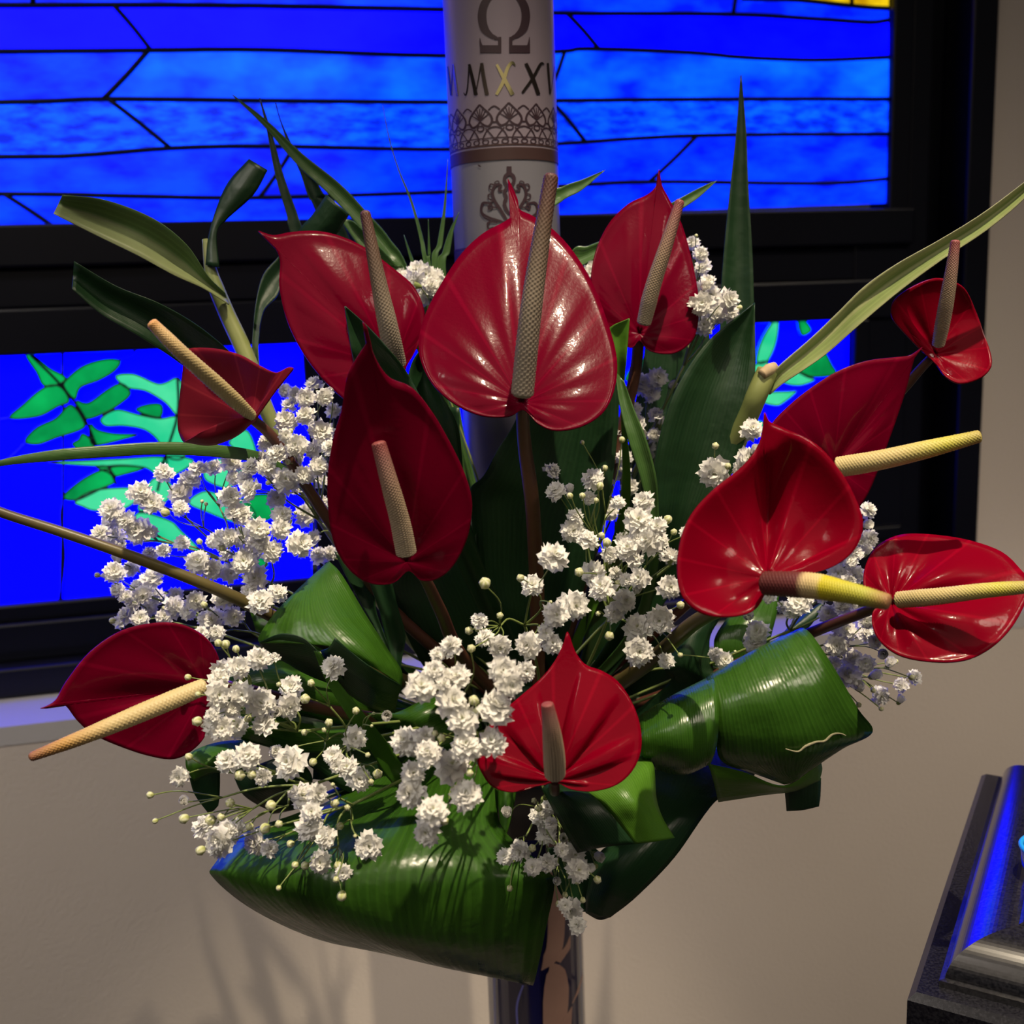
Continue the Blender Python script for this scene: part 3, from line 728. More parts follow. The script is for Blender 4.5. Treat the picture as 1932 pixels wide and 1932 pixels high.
SPX_PINK = rampmat('spadix_cream_pink_tip', [(0, (.40, .33, .23)), (.55, (.33, .24, .16)), (.85, (.25, .12, .10)), (1, (.26, .06, .06))])
SPX_YEL = rampmat('spadix_yellow_green', [(0, (.62, .50, .24)), (.45, (.62, .50, .22)), (.75, (.56, .52, .08)), (1, (.42, .34, .10))])
SPX_LEM = rampmat('spadix_lemon_shaded_foot', [(0, (.10, .02, .02)), (.26, (.13, .03, .03)), (.31, (.62, .46, .24)), (.42, (.66, .52, .22)), (.46, (.60, .52, .02)), (.8, (.46, .46, .06)), (1, (.34, .16, .08))])  # dark foot is shade painted into the ramp
SPX_ORA = rampmat('spadix_cream_orange_tip', [(0, (.62, .50, .26)), (.55, (.60, .46, .22)), (.8, (.50, .28, .08)), (1, (.26, .10, .06))])
SPX_TAN = rampmat('spadix_tan', [(0, (.52, .42, .20)), (.6, (.56, .44, .22)), (.9, (.62, .42, .20)), (1, (.60, .30, .10))])
def flower(label, C, d, outline, tip, gx=0, gy=-.1, cup=.01, mat='red', spx=None, rpx=None, smat=None, stm=None, srp=(11, 12), sm='stemred', **kw):
    fo = empty('anthurium', P(C[0], C[1], d), label, 'flower', 'red anthuriums in the arrangement')
    spathe(fo, C, d, outline, gx, gy, cup, M[mat], tip, **kw)
    spadix(fo, spx, rpx, smat)
    stem(fo, [(C[0], C[1], d + .004)] + stm, srp, M[sm])
    return fo

# ---- the anthuriums
flower('large glossy anthurium facing front, its spadix pointing straight up before the candle', (985, 760), .615,
  [(958, 338), (966, 352), (977, 378), (981, 396), (1005, 408), (1045, 435), (1085, 480), (1120, 540), (1150, 620), (1164, 680), (1160, 732), (1140, 776), (1100, 804), (1050, 813), (1015, 800), (988, 774),
   (960, 786), (910, 785), (860, 764), (820, 730), (797, 690), (790, 650), (800, 600), (830, 540), (870, 480), (910, 442), (950, 420), (972, 402), (972, 380), (962, 352)], (978, 390),
  gx=0.0, gy=-.16, cup=.012, pleat=.0007, npl=19, bulge=.010, spx=[(985, 748, .60), (1000, 600, .585), (1018, 470, .578), (1041, 326, .575)], rpx=[21, 21, 20, 18, 15, 13], smat=SPX_CREAM,
  stm=[(990, 840, .635), (1005, 960, .655), (1013, 1120, .70), (1014, 1260, .74), FOAM], srp=(12, 14, 14, 15))
flower('anthurium behind at left with its pointed tip curling left and a dim upright spadix', (742, 690), .69,
  [(487, 436), (515, 444), (550, 438), (595, 436), (640, 445), (690, 468), (740, 505), (780, 540), (800, 585), (798, 630), (780, 670), (765, 700), (775, 740), (740, 775), (690, 775), (645, 750), (600, 705), (565, 655), (540, 600), (527, 540), (528, 490), (512, 458)], (490, 438),
  gx=.06, gy=-.05, cup=.012, spx=[(748, 690, .675), (733, 620, .66), (712, 520, .65), (688, 396, .645)], rpx=[19, 19, 18, 15, 12, 9], smat=SPX_CREAM, bulge=.012,
  stm=[(760, 790, .70), (830, 1000, .72), (930, 1240, .75), FOAM])
flower('dark upright anthurium front left with a cream spadix tipped dark red', (767, 1060), .56,
  [(684, 608), (693, 620), (700, 655), (716, 690), (737, 714), (776, 731), (810, 770), (842, 822), (871, 880), (888, 930), (890, 970), (880, 1020), (855, 1068), (825, 1092), (795, 1095), (771, 1077),
   (742, 1100), (700, 1101), (660, 1076), (632, 1030), (620, 970), (618, 900), (628, 830), (645, 770), (655, 710), (675, 672), (692, 645), (690, 622)], (693, 622),
  gx=0.0, gy=.06, cup=.022, bulge=.006, pleat=.0012, npl=7, spx=[(767, 1045, .548), (755, 985, .54), (736, 915, .532), (713, 832, .528)], rpx=[19, 19, 18, 17, 15, 13], smat=SPX_PINK,
  stm=[(800, 1090, .585), (830, 1150, .62), (880, 1250, .69), FOAM], srp=(9, 12, 14))
flower('anthurium rising behind on the right of the candle, tip pointing up', (1206, 630), .70,
  [(1243, 320), (1249, 350), (1262, 375), (1285, 420), (1305, 490), (1318, 560), (1318, 600), (1308, 640), (1280, 664), (1250, 668), (1222, 660), (1206, 643), (1190, 657), (1160, 636), (1135, 600), (1118, 555), (1115, 520), (1125, 470), (1150, 420), (1185, 385), (1220, 368), (1238, 350)], (1243, 322),
  gx=.02, gy=-.06, cup=.014, bulge=.010, spx=[(1214, 612, .685), (1232, 540, .675), (1256, 465, .668), (1284, 376, .665)], rpx=[13, 15, 14, 13, 11, 8], smat=SPX_PINK,
  stm=[(1195, 720, .715), (1150, 900, .73), (1070, 1200, .755), FOAM])
flower('small matt anthurium at left seen from the side, spadix pointing to the upper left', (476, 790), .615,
  [(350, 661), (400, 657), (450, 668), (490, 690), (520, 703), (545, 693), (553, 697), (535, 718), (515, 745), (497, 770), (482, 790), (465, 800), (445, 822), (405, 838), (355, 838), (339, 818), (336, 790), (341, 740), (346, 695)], (552, 697),
  gx=-.25, gy=.05, cup=-.012, mat='redm', bulge=-.014, pleat=.0012, npl=5, groove=0, spx=[(476, 786, .598), (420, 735, .57), (345, 668, .545), (283, 606, .535)], rpx=[10, 14, 15, 14, 13, 10], smat=SPX_TAN,
  stm=[(520, 832, .63), (580, 920, .65), (640, 1010, .67), (760, 1170, .71), FOAM], srp=(10, 11, 12))
flower('small glossy cupped anthurium far right in front of the window edge', (1764, 668), .66,
  [(1682, 592), (1688, 566), (1720, 542), (1760, 526), (1790, 529), (1820, 545), (1842, 590), (1857, 630), (1870, 672), (1868, 695), (1848, 714), (1812, 724), (1785, 712), (1768, 690), (1756, 678), (1735, 658), (1710, 632), (1690, 610)], (1700, 560),
  gx=0.02, gy=-.12, cup=.03, bulge=.004, pleat=.0012, npl=6, mat='red2', spx=[(1770, 652, .645), (1782, 590, .63), (1793, 525, .622), (1803, 452, .618)], rpx=[11, 13, 13, 12, 10, 8], smat=SPX_PINK,
  stm=[(1735, 698, .67), (1680, 760, .68), (1500, 950, .71), (1250, 1180, .745), FOAM], srp=(8, 10, 11))
flower('broad anthurium behind the front right one, tip pointing right, yellowish spadix', (1572, 880), .625,
  [(1740, 655), (1728, 668), (1718, 700), (1706, 745), (1684, 810), (1662, 870), (1640, 925), (1618, 960), (1590, 985), (1560, 975), (1540, 950), (1490, 975), (1450, 940), (1435, 880), (1450, 810), (1490, 764), (1540, 725), (1590, 696), (1640, 680), (1690, 674), (1718, 670)], (1738, 658),
  gx=.05, gy=.04, cup=.010, bulge=.006, spx=[(1578, 882, .612), (1660, 868, .60), (1760, 845, .59), (1852, 822, .585)], rpx=[19, 19, 18, 17, 14, 11], smat=SPX_YEL,
  stm=[(1540, 960, .65), (1440, 1080, .69), (1250, 1230, .735), FOAM])
flower('large folded anthurium front right with a lemon yellow spadix in front', (1447, 1090), .52,
  [(1442, 778), (1452, 795), (1480, 808), (1540, 838), (1583, 885), (1612, 935), (1628, 985), (1617, 1030), (1585, 1062), (1540, 1080), (1490, 1084), (1460, 1090), (1446, 1115), (1425, 1150), (1385, 1164), (1330, 1160), (1290, 1130), (1278, 1080), (1284, 1020), (1305, 970), (1345, 925), (1395, 885), (1425, 850), (1438, 815)], (1447, 785),
  gx=.015, gy=-.07, cup=.016, mat='red2', bulge=-.012, groove=.010, pleat=.0010, npl=8, spx=[(1440, 1100, .512), (1530, 1105, .495), (1600, 1118, .482), (1680, 1137, .47)], rpx=[22, 24, 24, 21, 18, 14], smat=SPX_LEM,
  stm=[(1400, 1130, .545), (1310, 1175, .59), (1230, 1245, .65), (1120, 1320, .72), FOAM], srp=(14, 15, 15), sm='stemolive')
flower('glossy anthurium at the right edge opening to the right with a cream spadix', (1682, 1138), .60,
  [(1946, 1098), (1930, 1080), (1890, 1042), (1820, 1018), (1740, 1008), (1690, 1012), (1652, 1034), (1632, 1070), (1630, 1108), (1646, 1134), (1668, 1142), (1648, 1152), (1646, 1180), (1662, 1212), (1700, 1238), (1760, 1249), (1820, 1246), (1870, 1222), (1910, 1182), (1938, 1130)], (1945, 1100),
  gx=-.05, gy=-.22, cup=.008, bulge=.010, pleat=.0030, npl=8, groove=.004, mat='red2', spx=[(1692, 1132, .585), (1770, 1125, .568), (1860, 1114, .555), (1945, 1107, .548)], rpx=[15, 16, 15, 14, 13, 11], smat=SPX_YEL,
  stm=[(1640, 1152, .62), (1540, 1190, .655), (1400, 1250, .70), (1200, 1330, .745), FOAM], srp=(9, 11, 12))
flower('anthurium at lower left with tip and long orange tipped spadix pointing left', (390, 1296), .60,
  [(76, 1337), (104, 1322), (125, 1286), (170, 1230), (230, 1190), (300, 1175), (350, 1181), (390, 1205), (412, 1240), (415, 1278), (398, 1300), (402, 1340), (392, 1380), (368, 1412), (330, 1432), (280, 1426), (220, 1406), (175, 1385), (146, 1360), (126, 1334), (108, 1325)], (78, 1336),
  gx=.03, gy=.05, cup=.030, bulge=.004, pleat=.0010, spx=[(388, 1294, .585), (290, 1335, .568), (170, 1385, .552), (54, 1430, .545)], rpx=[15, 17, 17, 15, 12, 8], smat=SPX_ORA,
  stm=[(460, 1300, .64), (620, 1340, .69), (820, 1370, .74), FOAM])
flower('bright anthurium low in the middle front with a short pinkish spadix', (1047, 1472), .535,
  [(1071, 1192), (1085, 1228), (1105, 1254), (1136, 1266), (1165, 1285), (1190, 1320), (1207, 1365), (1210, 1410), (1196, 1450), (1165, 1480), (1120, 1493), (1080, 1490), (1056, 1478), (1047, 1470), (1035, 1479), (1000, 1486), (965, 1495), (930, 1485), (910, 1460), (900, 1430), (910, 1390), (940, 1350), (980, 1315), (1020, 1280), (1046, 1248), (1062, 1216)], (1071, 1195),
  gx=0.0, gy=-.10, cup=.012, mat='red2', bulge=.006, pleat=.0005, spx=[(1047, 1462, .522), (1045, 1420, .512), (1040, 1375, .504), (1032, 1326, .50)], rpx=[19, 20, 19, 17, 14, 11], smat=SPX_PINK,
  stm=[(1046, 1492, .56), (1040, 1450, .66), FOAM], srp=(9, 12))
flower('anthurium cut off by the left edge on a long bare olive stem', (-70, 935), .565,
  [(-330, 905), (-260, 850), (-160, 820), (-90, 835), (-52, 880), (-56, 925), (-72, 940), (-58, 960), (-62, 1010), (-110, 1050), (-190, 1040), (-270, 980)], (-330, 905),
  gx=.05, gy=-.1, cup=.012, spx=[(-74, 934, .55), (-130, 900, .54), (-190, 870, .535), (-250, 840, .53)], rpx=[14, 15, 14, 12, 9], smat=SPX_ORA,
  stm=[(0, 966, .575), (120, 1005, .582), (250, 1050, .592), (400, 1108, .61), (510, 1160, .635), (750, 1280, .70), FOAM], srp=(10, 10, 11, 12, 13, 14), sm='stemolive')

_a5 = [o for o in bpy.data.objects if o.name == 'anthurium.004'][0]
LIP = True
# ---- leaves: sheets through rows of (x, y, depth) points
def sheet(name, rows, mat, parent=None, camber=0.0, nu=7, nv=9, label=None, cat='leaf', group=None, thick=.0005, wav=0.0):
    R3 = []
    for row in rows:
        row = [tuple(p) for p in row]
        if len(row) == 2:
            a, b = row; wd = math.hypot(a[0] - b[0], a[1] - b[1])
            mid = ((a[0] + b[0]) / 2, (a[1] + b[1]) / 2, (a[2] + b[2]) / 2 + camber * min(1, wd / 60))
            row = [a, mid, b]
        R3.append(cr(px3(row), max(2, nv // (len(row) - 1))))
    A = np.array(R3)                                  # rows x cols x 3
    cols = A.shape[1]
    G_ = np.array([cr(A[:, j], nu) for j in range(cols)]).transpose(1, 0, 2)
    nr = G_.shape[0]
    UV = [(j / (cols - 1), i / (nr - 1) * len(rows) / 6) for i in range(nr) for j in range(cols)]
    o = mesh(name, G_.reshape(-1, 3), grid_faces(nr, cols), mat, parent, uvs=UV, solid=thick)
    if parent is None: tag(o, label, cat, group)
    return o
def blade(label, L, R_, d, mat, camber=.004, base=None, name='strap_leaf', cat='leaf', group='long leaf blades in the arrangement', parent=None):
    """L, R_: left and right margin points; d: list of depths (or one)"""
    n = len(L); dd = np.interp(np.linspace(0, 1, n), np.linspace(0, 1, len(d)), d) if hasattr(d, '__len__') else [d] * n
    rows = [[(*L[i], dd[i]), (*R_[i], dd[i])] for i in range(n)]
    if base: rows += base
    return sheet(name, rows, M[mat], parent, camber, label=label, cat=cat, group=group)
sheet('spathe_lip', [[(346, 834, .600), (362, 826, .592), (376, 817, .588)], [(400, 840, .594), (404, 822, .586), (408, 801, .584)], [(446, 823, .592), (443, 808, .587), (438, 791, .586)], [(482, 793, .600), (480, 790, .598), (478, 787, .598)]], M['redm'], _a5, nv=8)
FB = [[(1000, 1370, .765), (1024, 1370, .765)]]
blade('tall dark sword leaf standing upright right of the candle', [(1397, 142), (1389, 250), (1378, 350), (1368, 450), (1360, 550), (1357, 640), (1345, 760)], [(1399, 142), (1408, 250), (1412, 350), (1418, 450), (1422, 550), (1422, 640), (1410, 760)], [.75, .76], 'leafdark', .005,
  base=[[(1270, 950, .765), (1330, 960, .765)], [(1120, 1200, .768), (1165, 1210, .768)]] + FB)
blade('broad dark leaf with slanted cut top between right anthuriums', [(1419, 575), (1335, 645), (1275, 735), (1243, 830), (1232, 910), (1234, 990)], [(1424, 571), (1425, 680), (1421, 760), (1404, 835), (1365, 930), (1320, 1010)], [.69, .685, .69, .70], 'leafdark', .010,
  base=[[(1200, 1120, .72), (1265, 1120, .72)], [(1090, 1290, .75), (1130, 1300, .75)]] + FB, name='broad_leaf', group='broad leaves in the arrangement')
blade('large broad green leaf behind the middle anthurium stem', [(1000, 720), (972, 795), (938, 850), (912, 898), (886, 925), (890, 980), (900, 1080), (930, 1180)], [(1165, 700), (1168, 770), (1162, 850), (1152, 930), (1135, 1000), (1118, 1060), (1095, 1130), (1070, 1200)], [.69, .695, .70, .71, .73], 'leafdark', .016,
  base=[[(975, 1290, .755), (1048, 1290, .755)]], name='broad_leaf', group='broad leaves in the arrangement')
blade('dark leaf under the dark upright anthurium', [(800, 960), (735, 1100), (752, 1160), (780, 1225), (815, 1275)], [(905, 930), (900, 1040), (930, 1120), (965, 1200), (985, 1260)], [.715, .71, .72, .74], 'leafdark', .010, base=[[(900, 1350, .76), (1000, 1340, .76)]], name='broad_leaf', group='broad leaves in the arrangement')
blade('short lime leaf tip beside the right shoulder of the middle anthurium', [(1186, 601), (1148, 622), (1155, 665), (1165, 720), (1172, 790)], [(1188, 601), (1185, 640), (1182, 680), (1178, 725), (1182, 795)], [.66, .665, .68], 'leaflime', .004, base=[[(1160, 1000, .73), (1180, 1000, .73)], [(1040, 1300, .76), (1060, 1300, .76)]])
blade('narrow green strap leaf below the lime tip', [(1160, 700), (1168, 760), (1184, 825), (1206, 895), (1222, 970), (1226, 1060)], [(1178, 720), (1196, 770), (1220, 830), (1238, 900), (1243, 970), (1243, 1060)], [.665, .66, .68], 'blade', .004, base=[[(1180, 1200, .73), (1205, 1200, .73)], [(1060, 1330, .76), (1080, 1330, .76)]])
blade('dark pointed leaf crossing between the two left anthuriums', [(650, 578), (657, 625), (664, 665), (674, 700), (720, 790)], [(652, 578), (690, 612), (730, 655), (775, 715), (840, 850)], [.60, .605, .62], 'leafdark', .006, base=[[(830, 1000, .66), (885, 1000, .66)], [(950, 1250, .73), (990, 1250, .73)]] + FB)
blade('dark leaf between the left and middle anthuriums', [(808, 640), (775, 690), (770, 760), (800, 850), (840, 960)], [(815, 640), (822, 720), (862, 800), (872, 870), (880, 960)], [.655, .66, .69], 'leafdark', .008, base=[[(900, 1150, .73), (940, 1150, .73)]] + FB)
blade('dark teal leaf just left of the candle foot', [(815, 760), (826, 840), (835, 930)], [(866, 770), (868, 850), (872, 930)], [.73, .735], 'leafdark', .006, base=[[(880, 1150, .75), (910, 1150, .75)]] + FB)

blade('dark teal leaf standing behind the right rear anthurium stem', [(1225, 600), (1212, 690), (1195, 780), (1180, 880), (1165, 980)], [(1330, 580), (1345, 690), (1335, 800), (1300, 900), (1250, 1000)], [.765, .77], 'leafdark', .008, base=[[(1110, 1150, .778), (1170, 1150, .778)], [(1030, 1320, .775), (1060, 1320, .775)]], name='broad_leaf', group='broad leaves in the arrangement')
# cane shoot at upper left with three cut leaves
shoot = empty('cane_shoot', P(530, 850, .70), 'upright pale green cane shoot with square-cut leaves at left', 'cane')
stem(shoot, [(388, 452, .70), (400, 520, .70), (425, 585, .70), (455, 650, .70), (480, 710, .70), (510, 790, .705), (600, 960, .72), (800, 1230, .75), FOAM], (7, 15, 16, 16, 15, 14, 13), M['cane'], 'cane')
blade(None, [(118, 368), (200, 378), (290, 413), (352, 462), (392, 520), (425, 553)], [(101, 403), (180, 443), (260, 482), (330, 520), (385, 545), (432, 575)], [.64, .66, .69], 'bladehalf', .010, name='cut_leaf', parent=shoot)
blade(None, [(470, 300), (430, 345), (406, 400), (393, 450), (388, 500)], [(505, 321), (478, 368), (428, 414), (409, 440), (414, 505)], [.70, .70, .695], 'leafdark', -.004, name='cut_leaf', parent=shoot)
blade(None, [(140, 493), (220, 540), (300, 572), (370, 612), (430, 660), (470, 700)], [(136, 545), (190, 592), (255, 630), (315, 668), (380, 712), (455, 735)], [.63, .65, .69], 'leafdark', .008, name='cut_leaf', parent=shoot)
blade(None, [(526, 484), (497, 518), (483, 570), (476, 640), (474, 700)], [(532, 532), (522, 560), (497, 588), (488, 645), (490, 700)], [.72, .71, .70], 'leafdark', .004, name='cut_leaf', parent=shoot)
blade('long yellowish arching blade leaning left above the left anthurium', [(438, 179), (500, 240), (560, 310), (622, 368), (680, 430), (728, 488), (762, 530)], [(441, 180), (503, 227), (572, 291), (642, 347), (694, 402), (735, 450), (776, 522)], [.74, .76], 'blade', .005, base=[[(840, 800, .775), (862, 790, .775)], [(950, 1200, .785), (972, 1195, .785)], [(1000, 1330, .775), (1015, 1330, .775)]])
blade('thin dark upright blade behind the left anthurium', [(489, 185), (504, 250), (519, 330), (540, 402), (560, 470)], [(491, 185), (514, 255), (535, 330), (558, 395), (585, 465)], [.745, .75], 'leafdark', .003, base=[[(700, 800, .765), (722, 795, .765)], [(900, 1200, .785), (920, 1195, .785)]])
blade('dark blade with hair-thin tip behind the long arching blade', [(519, 195), (529, 230), (548, 285), (566, 325), (582, 372), (606, 425)], [(521, 195), (531, 230), (556, 282), (582, 312), (610, 365), (646, 412)], [.75, .76], 'leafdark', .004, base=[[(740, 800, .775), (775, 795, .775)], [(930, 1200, .785), (950, 1195, .785)]])
blade('square-cut dark leaf end behind the top of the left anthurium', [(616, 367), (590, 405), (562, 442), (560, 520)], [(659, 405), (640, 435), (622, 465), (620, 540)], [.715, .73], 'leafdark', -.004, base=[[(760, 850, .75), (800, 850, .75)]])
blade('blade slanting down behind the left anthurium spadix', [(638, 408), (670, 455), (708, 500), (742, 540)], [(668, 418), (712, 462), (748, 500), (775, 535)], [.735, .745], 'blade', .004, base=[[(850, 850, .775), (872, 840, .775)], [(960, 1230, .785), (980, 1225, .785)]])
for lab, pts, w_ in [('tallest hair-thin grass blade left of the candle', [(722, 198), (734, 260), (752, 320), (776, 380), (795, 450), (808, 520)], [1, 2, 3, 5, 7, 9]),
                     ('grass blade hugging the left edge of the candle', [(845, 300), (842, 350), (838, 400), (830, 460), (822, 520)], [1, 3, 6, 10, 12]),
                     ('broad short grass blade touching the candle at left', [(866, 400), (852, 435), (842, 475), (834, 525)], [1, 8, 14, 16]),
                     ('short middle grass blade of the tuft left of the candle', [(808, 413), (809, 450), (810, 480), (813, 520)], [1, 3, 6, 8]),
                     ('shortest left grass blade of the tuft by the candle', [(762, 443), (772, 475), (782, 505), (790, 530)], [1, 5, 8, 9])]:
    p = np.array(pts, float); wv = np.interp(np.linspace(0, 1, len(p)), np.linspace(0, 1, len(w_)), w_)
    blade(lab, [(x - w / 2, y) for (x, y), w in zip(p, wv)], [(x + w / 2, y) for (x, y), w in zip(p, wv)], [.755, .76], 'blade', .002,
          base=[[(866, 820, .775), (876, 820, .775)], [(955, 1200, .788), (965, 1200, .788)]], name='grass_blade', group='grass blades left of the candle')
blade('short yellow-green blade tip right of the candle', [(1142, 320), (1100, 338), (1062, 352), (1030, 380)], [(1141, 322), (1096, 360), (1060, 380), (1030, 420)], [.735, .735], 'blade', .003, base=[[(1010, 560, .745), (1024, 580, .745)], [(1000, 1000, .77), (1016, 1000, .77)]])
blade('long green blade passing behind the right rear anthurium', [(1353, 340), (1320, 354), (1288, 371), (1220, 408), (1150, 447), (1110, 464), (1074, 482)], [(1352, 342), (1318, 373), (1284, 396), (1210, 444), (1125, 488), (1084, 508), (1060, 520)], [.73, .735], 'blade', .003, base=[[(1020, 640, .75), (1034, 660, .75)], [(1000, 1050, .775), (1016, 1050, .775)]])
# striped cut cane leaf at right
rs = empty('striped_leaf_cane', P(1410, 800, .68), 'long pale striped leaf slanting up to the right edge from a cut cane', 'leaf')
blade(None, [(1990, 295), (1932, 344), (1850, 405), (1770, 454), (1690, 499), (1630, 541), (1580, 590), (1530, 638), (1470, 690), (1440, 725)], [(1992, 300), (1936, 371), (1862, 434), (1772, 494), (1690, 555), (1612, 621), (1560, 667), (1510, 702), (1480, 722), (1452, 745)], [.60, .63, .66, .68], 'bladepale', .006, name='striped_leaf', parent=rs)
stem(rs, [(1448, 700, .68), (1428, 745, .68), (1405, 800, .69), (1330, 950, .72), (1180, 1200, .75), FOAM], (20, 20, 19, 15, 14), M['cane'], 'cane')
stem(rs, [(1462, 690, .677), (1452, 697, .675), (1437, 707, .673)], (8, 12, 10), M['cutend'], 'cut_end')
blade('thin blade running out to the left edge below the small left anthurium', [(-60, 893), (0, 868), (100, 849), (200, 840), (300, 834), (400, 838), (480, 850), (520, 866)], [(-60, 897), (0, 880), (100, 870), (200, 863), (300, 858), (400, 862), (480, 872), (520, 888)], [.56, .60, .66], 'blade', -.002, base=[[(640, 980, .69), (648, 1000, .69)], [(850, 1220, .745), (855, 1245, .745)]])
# broad bright leaf left of centre, with a rolled-under lower margin
lf = empty('folded_leaf', P(756, 1290, .64), 'bright broad leaf left of centre with its lower margin rolled under', 'leaf')
sheet('leaf_blade', [[(622, 1060, .655), (616, 1063, .655), (612, 1066, .655)], [(645, 1085, .645), (600, 1105, .635), (562, 1112, .635)], [(690, 1160, .635), (620, 1165, .615), (512, 1165, .62)], [(728, 1220, .63), (660, 1210, .605), (489, 1212, .615)], [(757, 1265, .63), (690, 1240, .605), (560, 1200, .61)], [(758, 1296, .63), (715, 1265, .61), (640, 1225, .612)]], M['leaf'], lf, nv=12)
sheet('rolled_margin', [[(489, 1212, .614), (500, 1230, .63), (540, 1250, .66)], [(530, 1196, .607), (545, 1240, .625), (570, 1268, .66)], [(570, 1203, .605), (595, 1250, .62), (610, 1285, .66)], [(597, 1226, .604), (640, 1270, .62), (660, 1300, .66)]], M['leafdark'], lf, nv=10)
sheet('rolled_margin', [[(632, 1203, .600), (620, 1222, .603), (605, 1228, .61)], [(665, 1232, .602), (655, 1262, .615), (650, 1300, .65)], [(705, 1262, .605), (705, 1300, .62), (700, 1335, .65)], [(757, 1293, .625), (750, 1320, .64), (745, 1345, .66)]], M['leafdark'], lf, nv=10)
blade('green strap leaf running down from the bright broad leaf', [(592, 1228), (615, 1285), (655, 1350), (700, 1418), (748, 1485)], [(600, 1228), (634, 1280), (680, 1338), (730, 1400), (772, 1455)], [.605, .62, .65], 'leaf', .003, base=[[(860, 1560, .70), (875, 1530, .70)], [(960, 1440, .755), (965, 1425, .755)]])
blade('dark purplish leaf behind the bright broad leaf', [(630, 1040), (660, 1100), (705, 1180), (750, 1260)], [(690, 1060), (705, 1110), (715, 1170), (765, 1265)], [.69, .70], 'leafdark', .005, base=[[(860, 1350, .745), (880, 1340, .745)]], name='broad_leaf', group='broad leaves in the arrangement')
blade('dark narrow leaf beside the bright broad leaf', [(690, 1080), (715, 1150), (730, 1210), (762, 1285)], [(738, 1095), (752, 1150), (765, 1200), (766, 1290)], [.675, .69], 'leafdark', .005, base=[[(870, 1350, .745), (890, 1340, .745)]], name='broad_leaf', group='broad leaves in the arrangement')
sheet('broad_leaf', [[(690, 1345, .70), (770, 1400, .69), (800, 1440, .70)], [(745, 1345, .685), (790, 1365, .675), (830, 1420, .70)], [(800, 1320, .69), (840, 1340, .685), (880, 1400, .71)], [(850, 1300, .73), (880, 1320, .73), (920, 1370, .75)]], M['leafglossy'], None, nv=10, label='glossy leaf with blue sheen behind the white blossoms left of the bottom middle anthurium', group='broad leaves in the arrangement')
# left low leaf with a hanging end
ll = empty('bent_leaf', P(450, 1440, .68), 'leaf bent over at lower left, green above with a dark blue-lit end hanging down', 'leaf')
sheet('upper_fold', [[(470, 1395, .69), (480, 1425, .68), (490, 1460, .69)], [(415, 1400, .665), (430, 1432, .655), (450, 1460, .665)], [(375, 1412, .652), (388, 1440, .645), (405, 1458, .652)], [(350, 1428, .648), (352, 1450, .645), (366, 1474, .648)]], M['leaf'], ll, nv=10)
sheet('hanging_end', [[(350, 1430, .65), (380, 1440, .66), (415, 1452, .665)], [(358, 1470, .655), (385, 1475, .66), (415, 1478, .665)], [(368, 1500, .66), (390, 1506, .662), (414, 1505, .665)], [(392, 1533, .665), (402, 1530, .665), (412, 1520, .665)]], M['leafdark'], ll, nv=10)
sheet('broad_leaf', [[(442, 1468, .69), (470, 1450, .69), (520, 1430, .69)], [(460, 1500, .69), (510, 1475, .68), (570, 1440, .69)], [(500, 1525, .695), (545, 1500, .69), (590, 1470, .70)], [(535, 1532, .70), (560, 1525, .70), (585, 1505, .71)], [(700, 1480, .73), (720, 1460, .73), (740, 1440, .735)]], M['leafdark'], None, nv=10, label='dark leaf arching behind blossoms at lower left above the big bottom leaf', group='broad leaves in the arrangement')
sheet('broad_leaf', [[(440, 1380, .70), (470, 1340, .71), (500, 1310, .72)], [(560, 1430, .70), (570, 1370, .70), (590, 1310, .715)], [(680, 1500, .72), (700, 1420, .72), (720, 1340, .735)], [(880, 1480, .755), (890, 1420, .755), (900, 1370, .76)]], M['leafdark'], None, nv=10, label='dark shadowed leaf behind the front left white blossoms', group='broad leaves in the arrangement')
sheet('broad_leaf', [[(400, 1370, .66), (430, 1340, .66), (450, 1320, .67)], [(480, 1402, .67), (500, 1380, .665), (520, 1350, .68)], [(600, 1420, .70), (610, 1395, .70), (620, 1370, .71)], [(880, 1400, .755), (890, 1390, .755), (900, 1380, .76)]], M['leafglossy'], None, nv=10, label='blue-sheened leaf just right of the lower left anthurium', group='broad leaves in the arrangement')
# the big bottom leaf
sheet('big_bent_leaf', [
 [(760, 1400, .75), (800, 1390, .745), (850, 1380, .745), (900, 1390, .75)],
 [(640, 1500, .72), (740, 1480, .71), (840, 1450, .70), (935, 1425, .71)],
 [(560, 1535, .69), (680, 1530, .665), (820, 1510, .65), (942, 1490, .67)],
 [(462, 1572, .66), (620, 1580, .63), (800, 1570, .62), (946, 1560, .64)],
 [(404, 1632, .645), (580, 1640, .61), (780, 1640, .60), (1030, 1640, .62)],
 [(403, 1656, .645), (580, 1690, .605), (780, 1710, .598), (1046, 1668, .618)],
 [(468, 1710, .65), (620, 1745, .615), (790, 1770, .605), (1030, 1750, .625)],
 [(560, 1757, .66), (690, 1782, .63), (820, 1806, .62), (1018, 1810, .635)],
 [(640, 1782, .672), (740, 1802, .65), (850, 1828, .645), (1006, 1858, .65)],
 [(670, 1775, .69), (760, 1792, .68), (860, 1815, .675), (1000, 1845, .675)]], M['leafglossy'], None, nv=15, nu=6, label='big glossy leaf bent over at the bottom with blossom shadows on it', cat='leaf')
sheet('leaf_sliver', [[(942, 1430, .66), (955, 1428, .655), (976, 1425, .66)], [(940, 1500, .65), (955, 1500, .645), (974, 1490, .65)], [(944, 1560, .642), (954, 1560, .64), (964, 1545, .642)], [(946, 1600, .64), (948, 1598, .64), (950, 1592, .64)]], M['leaf'], None, label='narrow green leaf edge standing right of the big bottom leaf', cat='leaf')
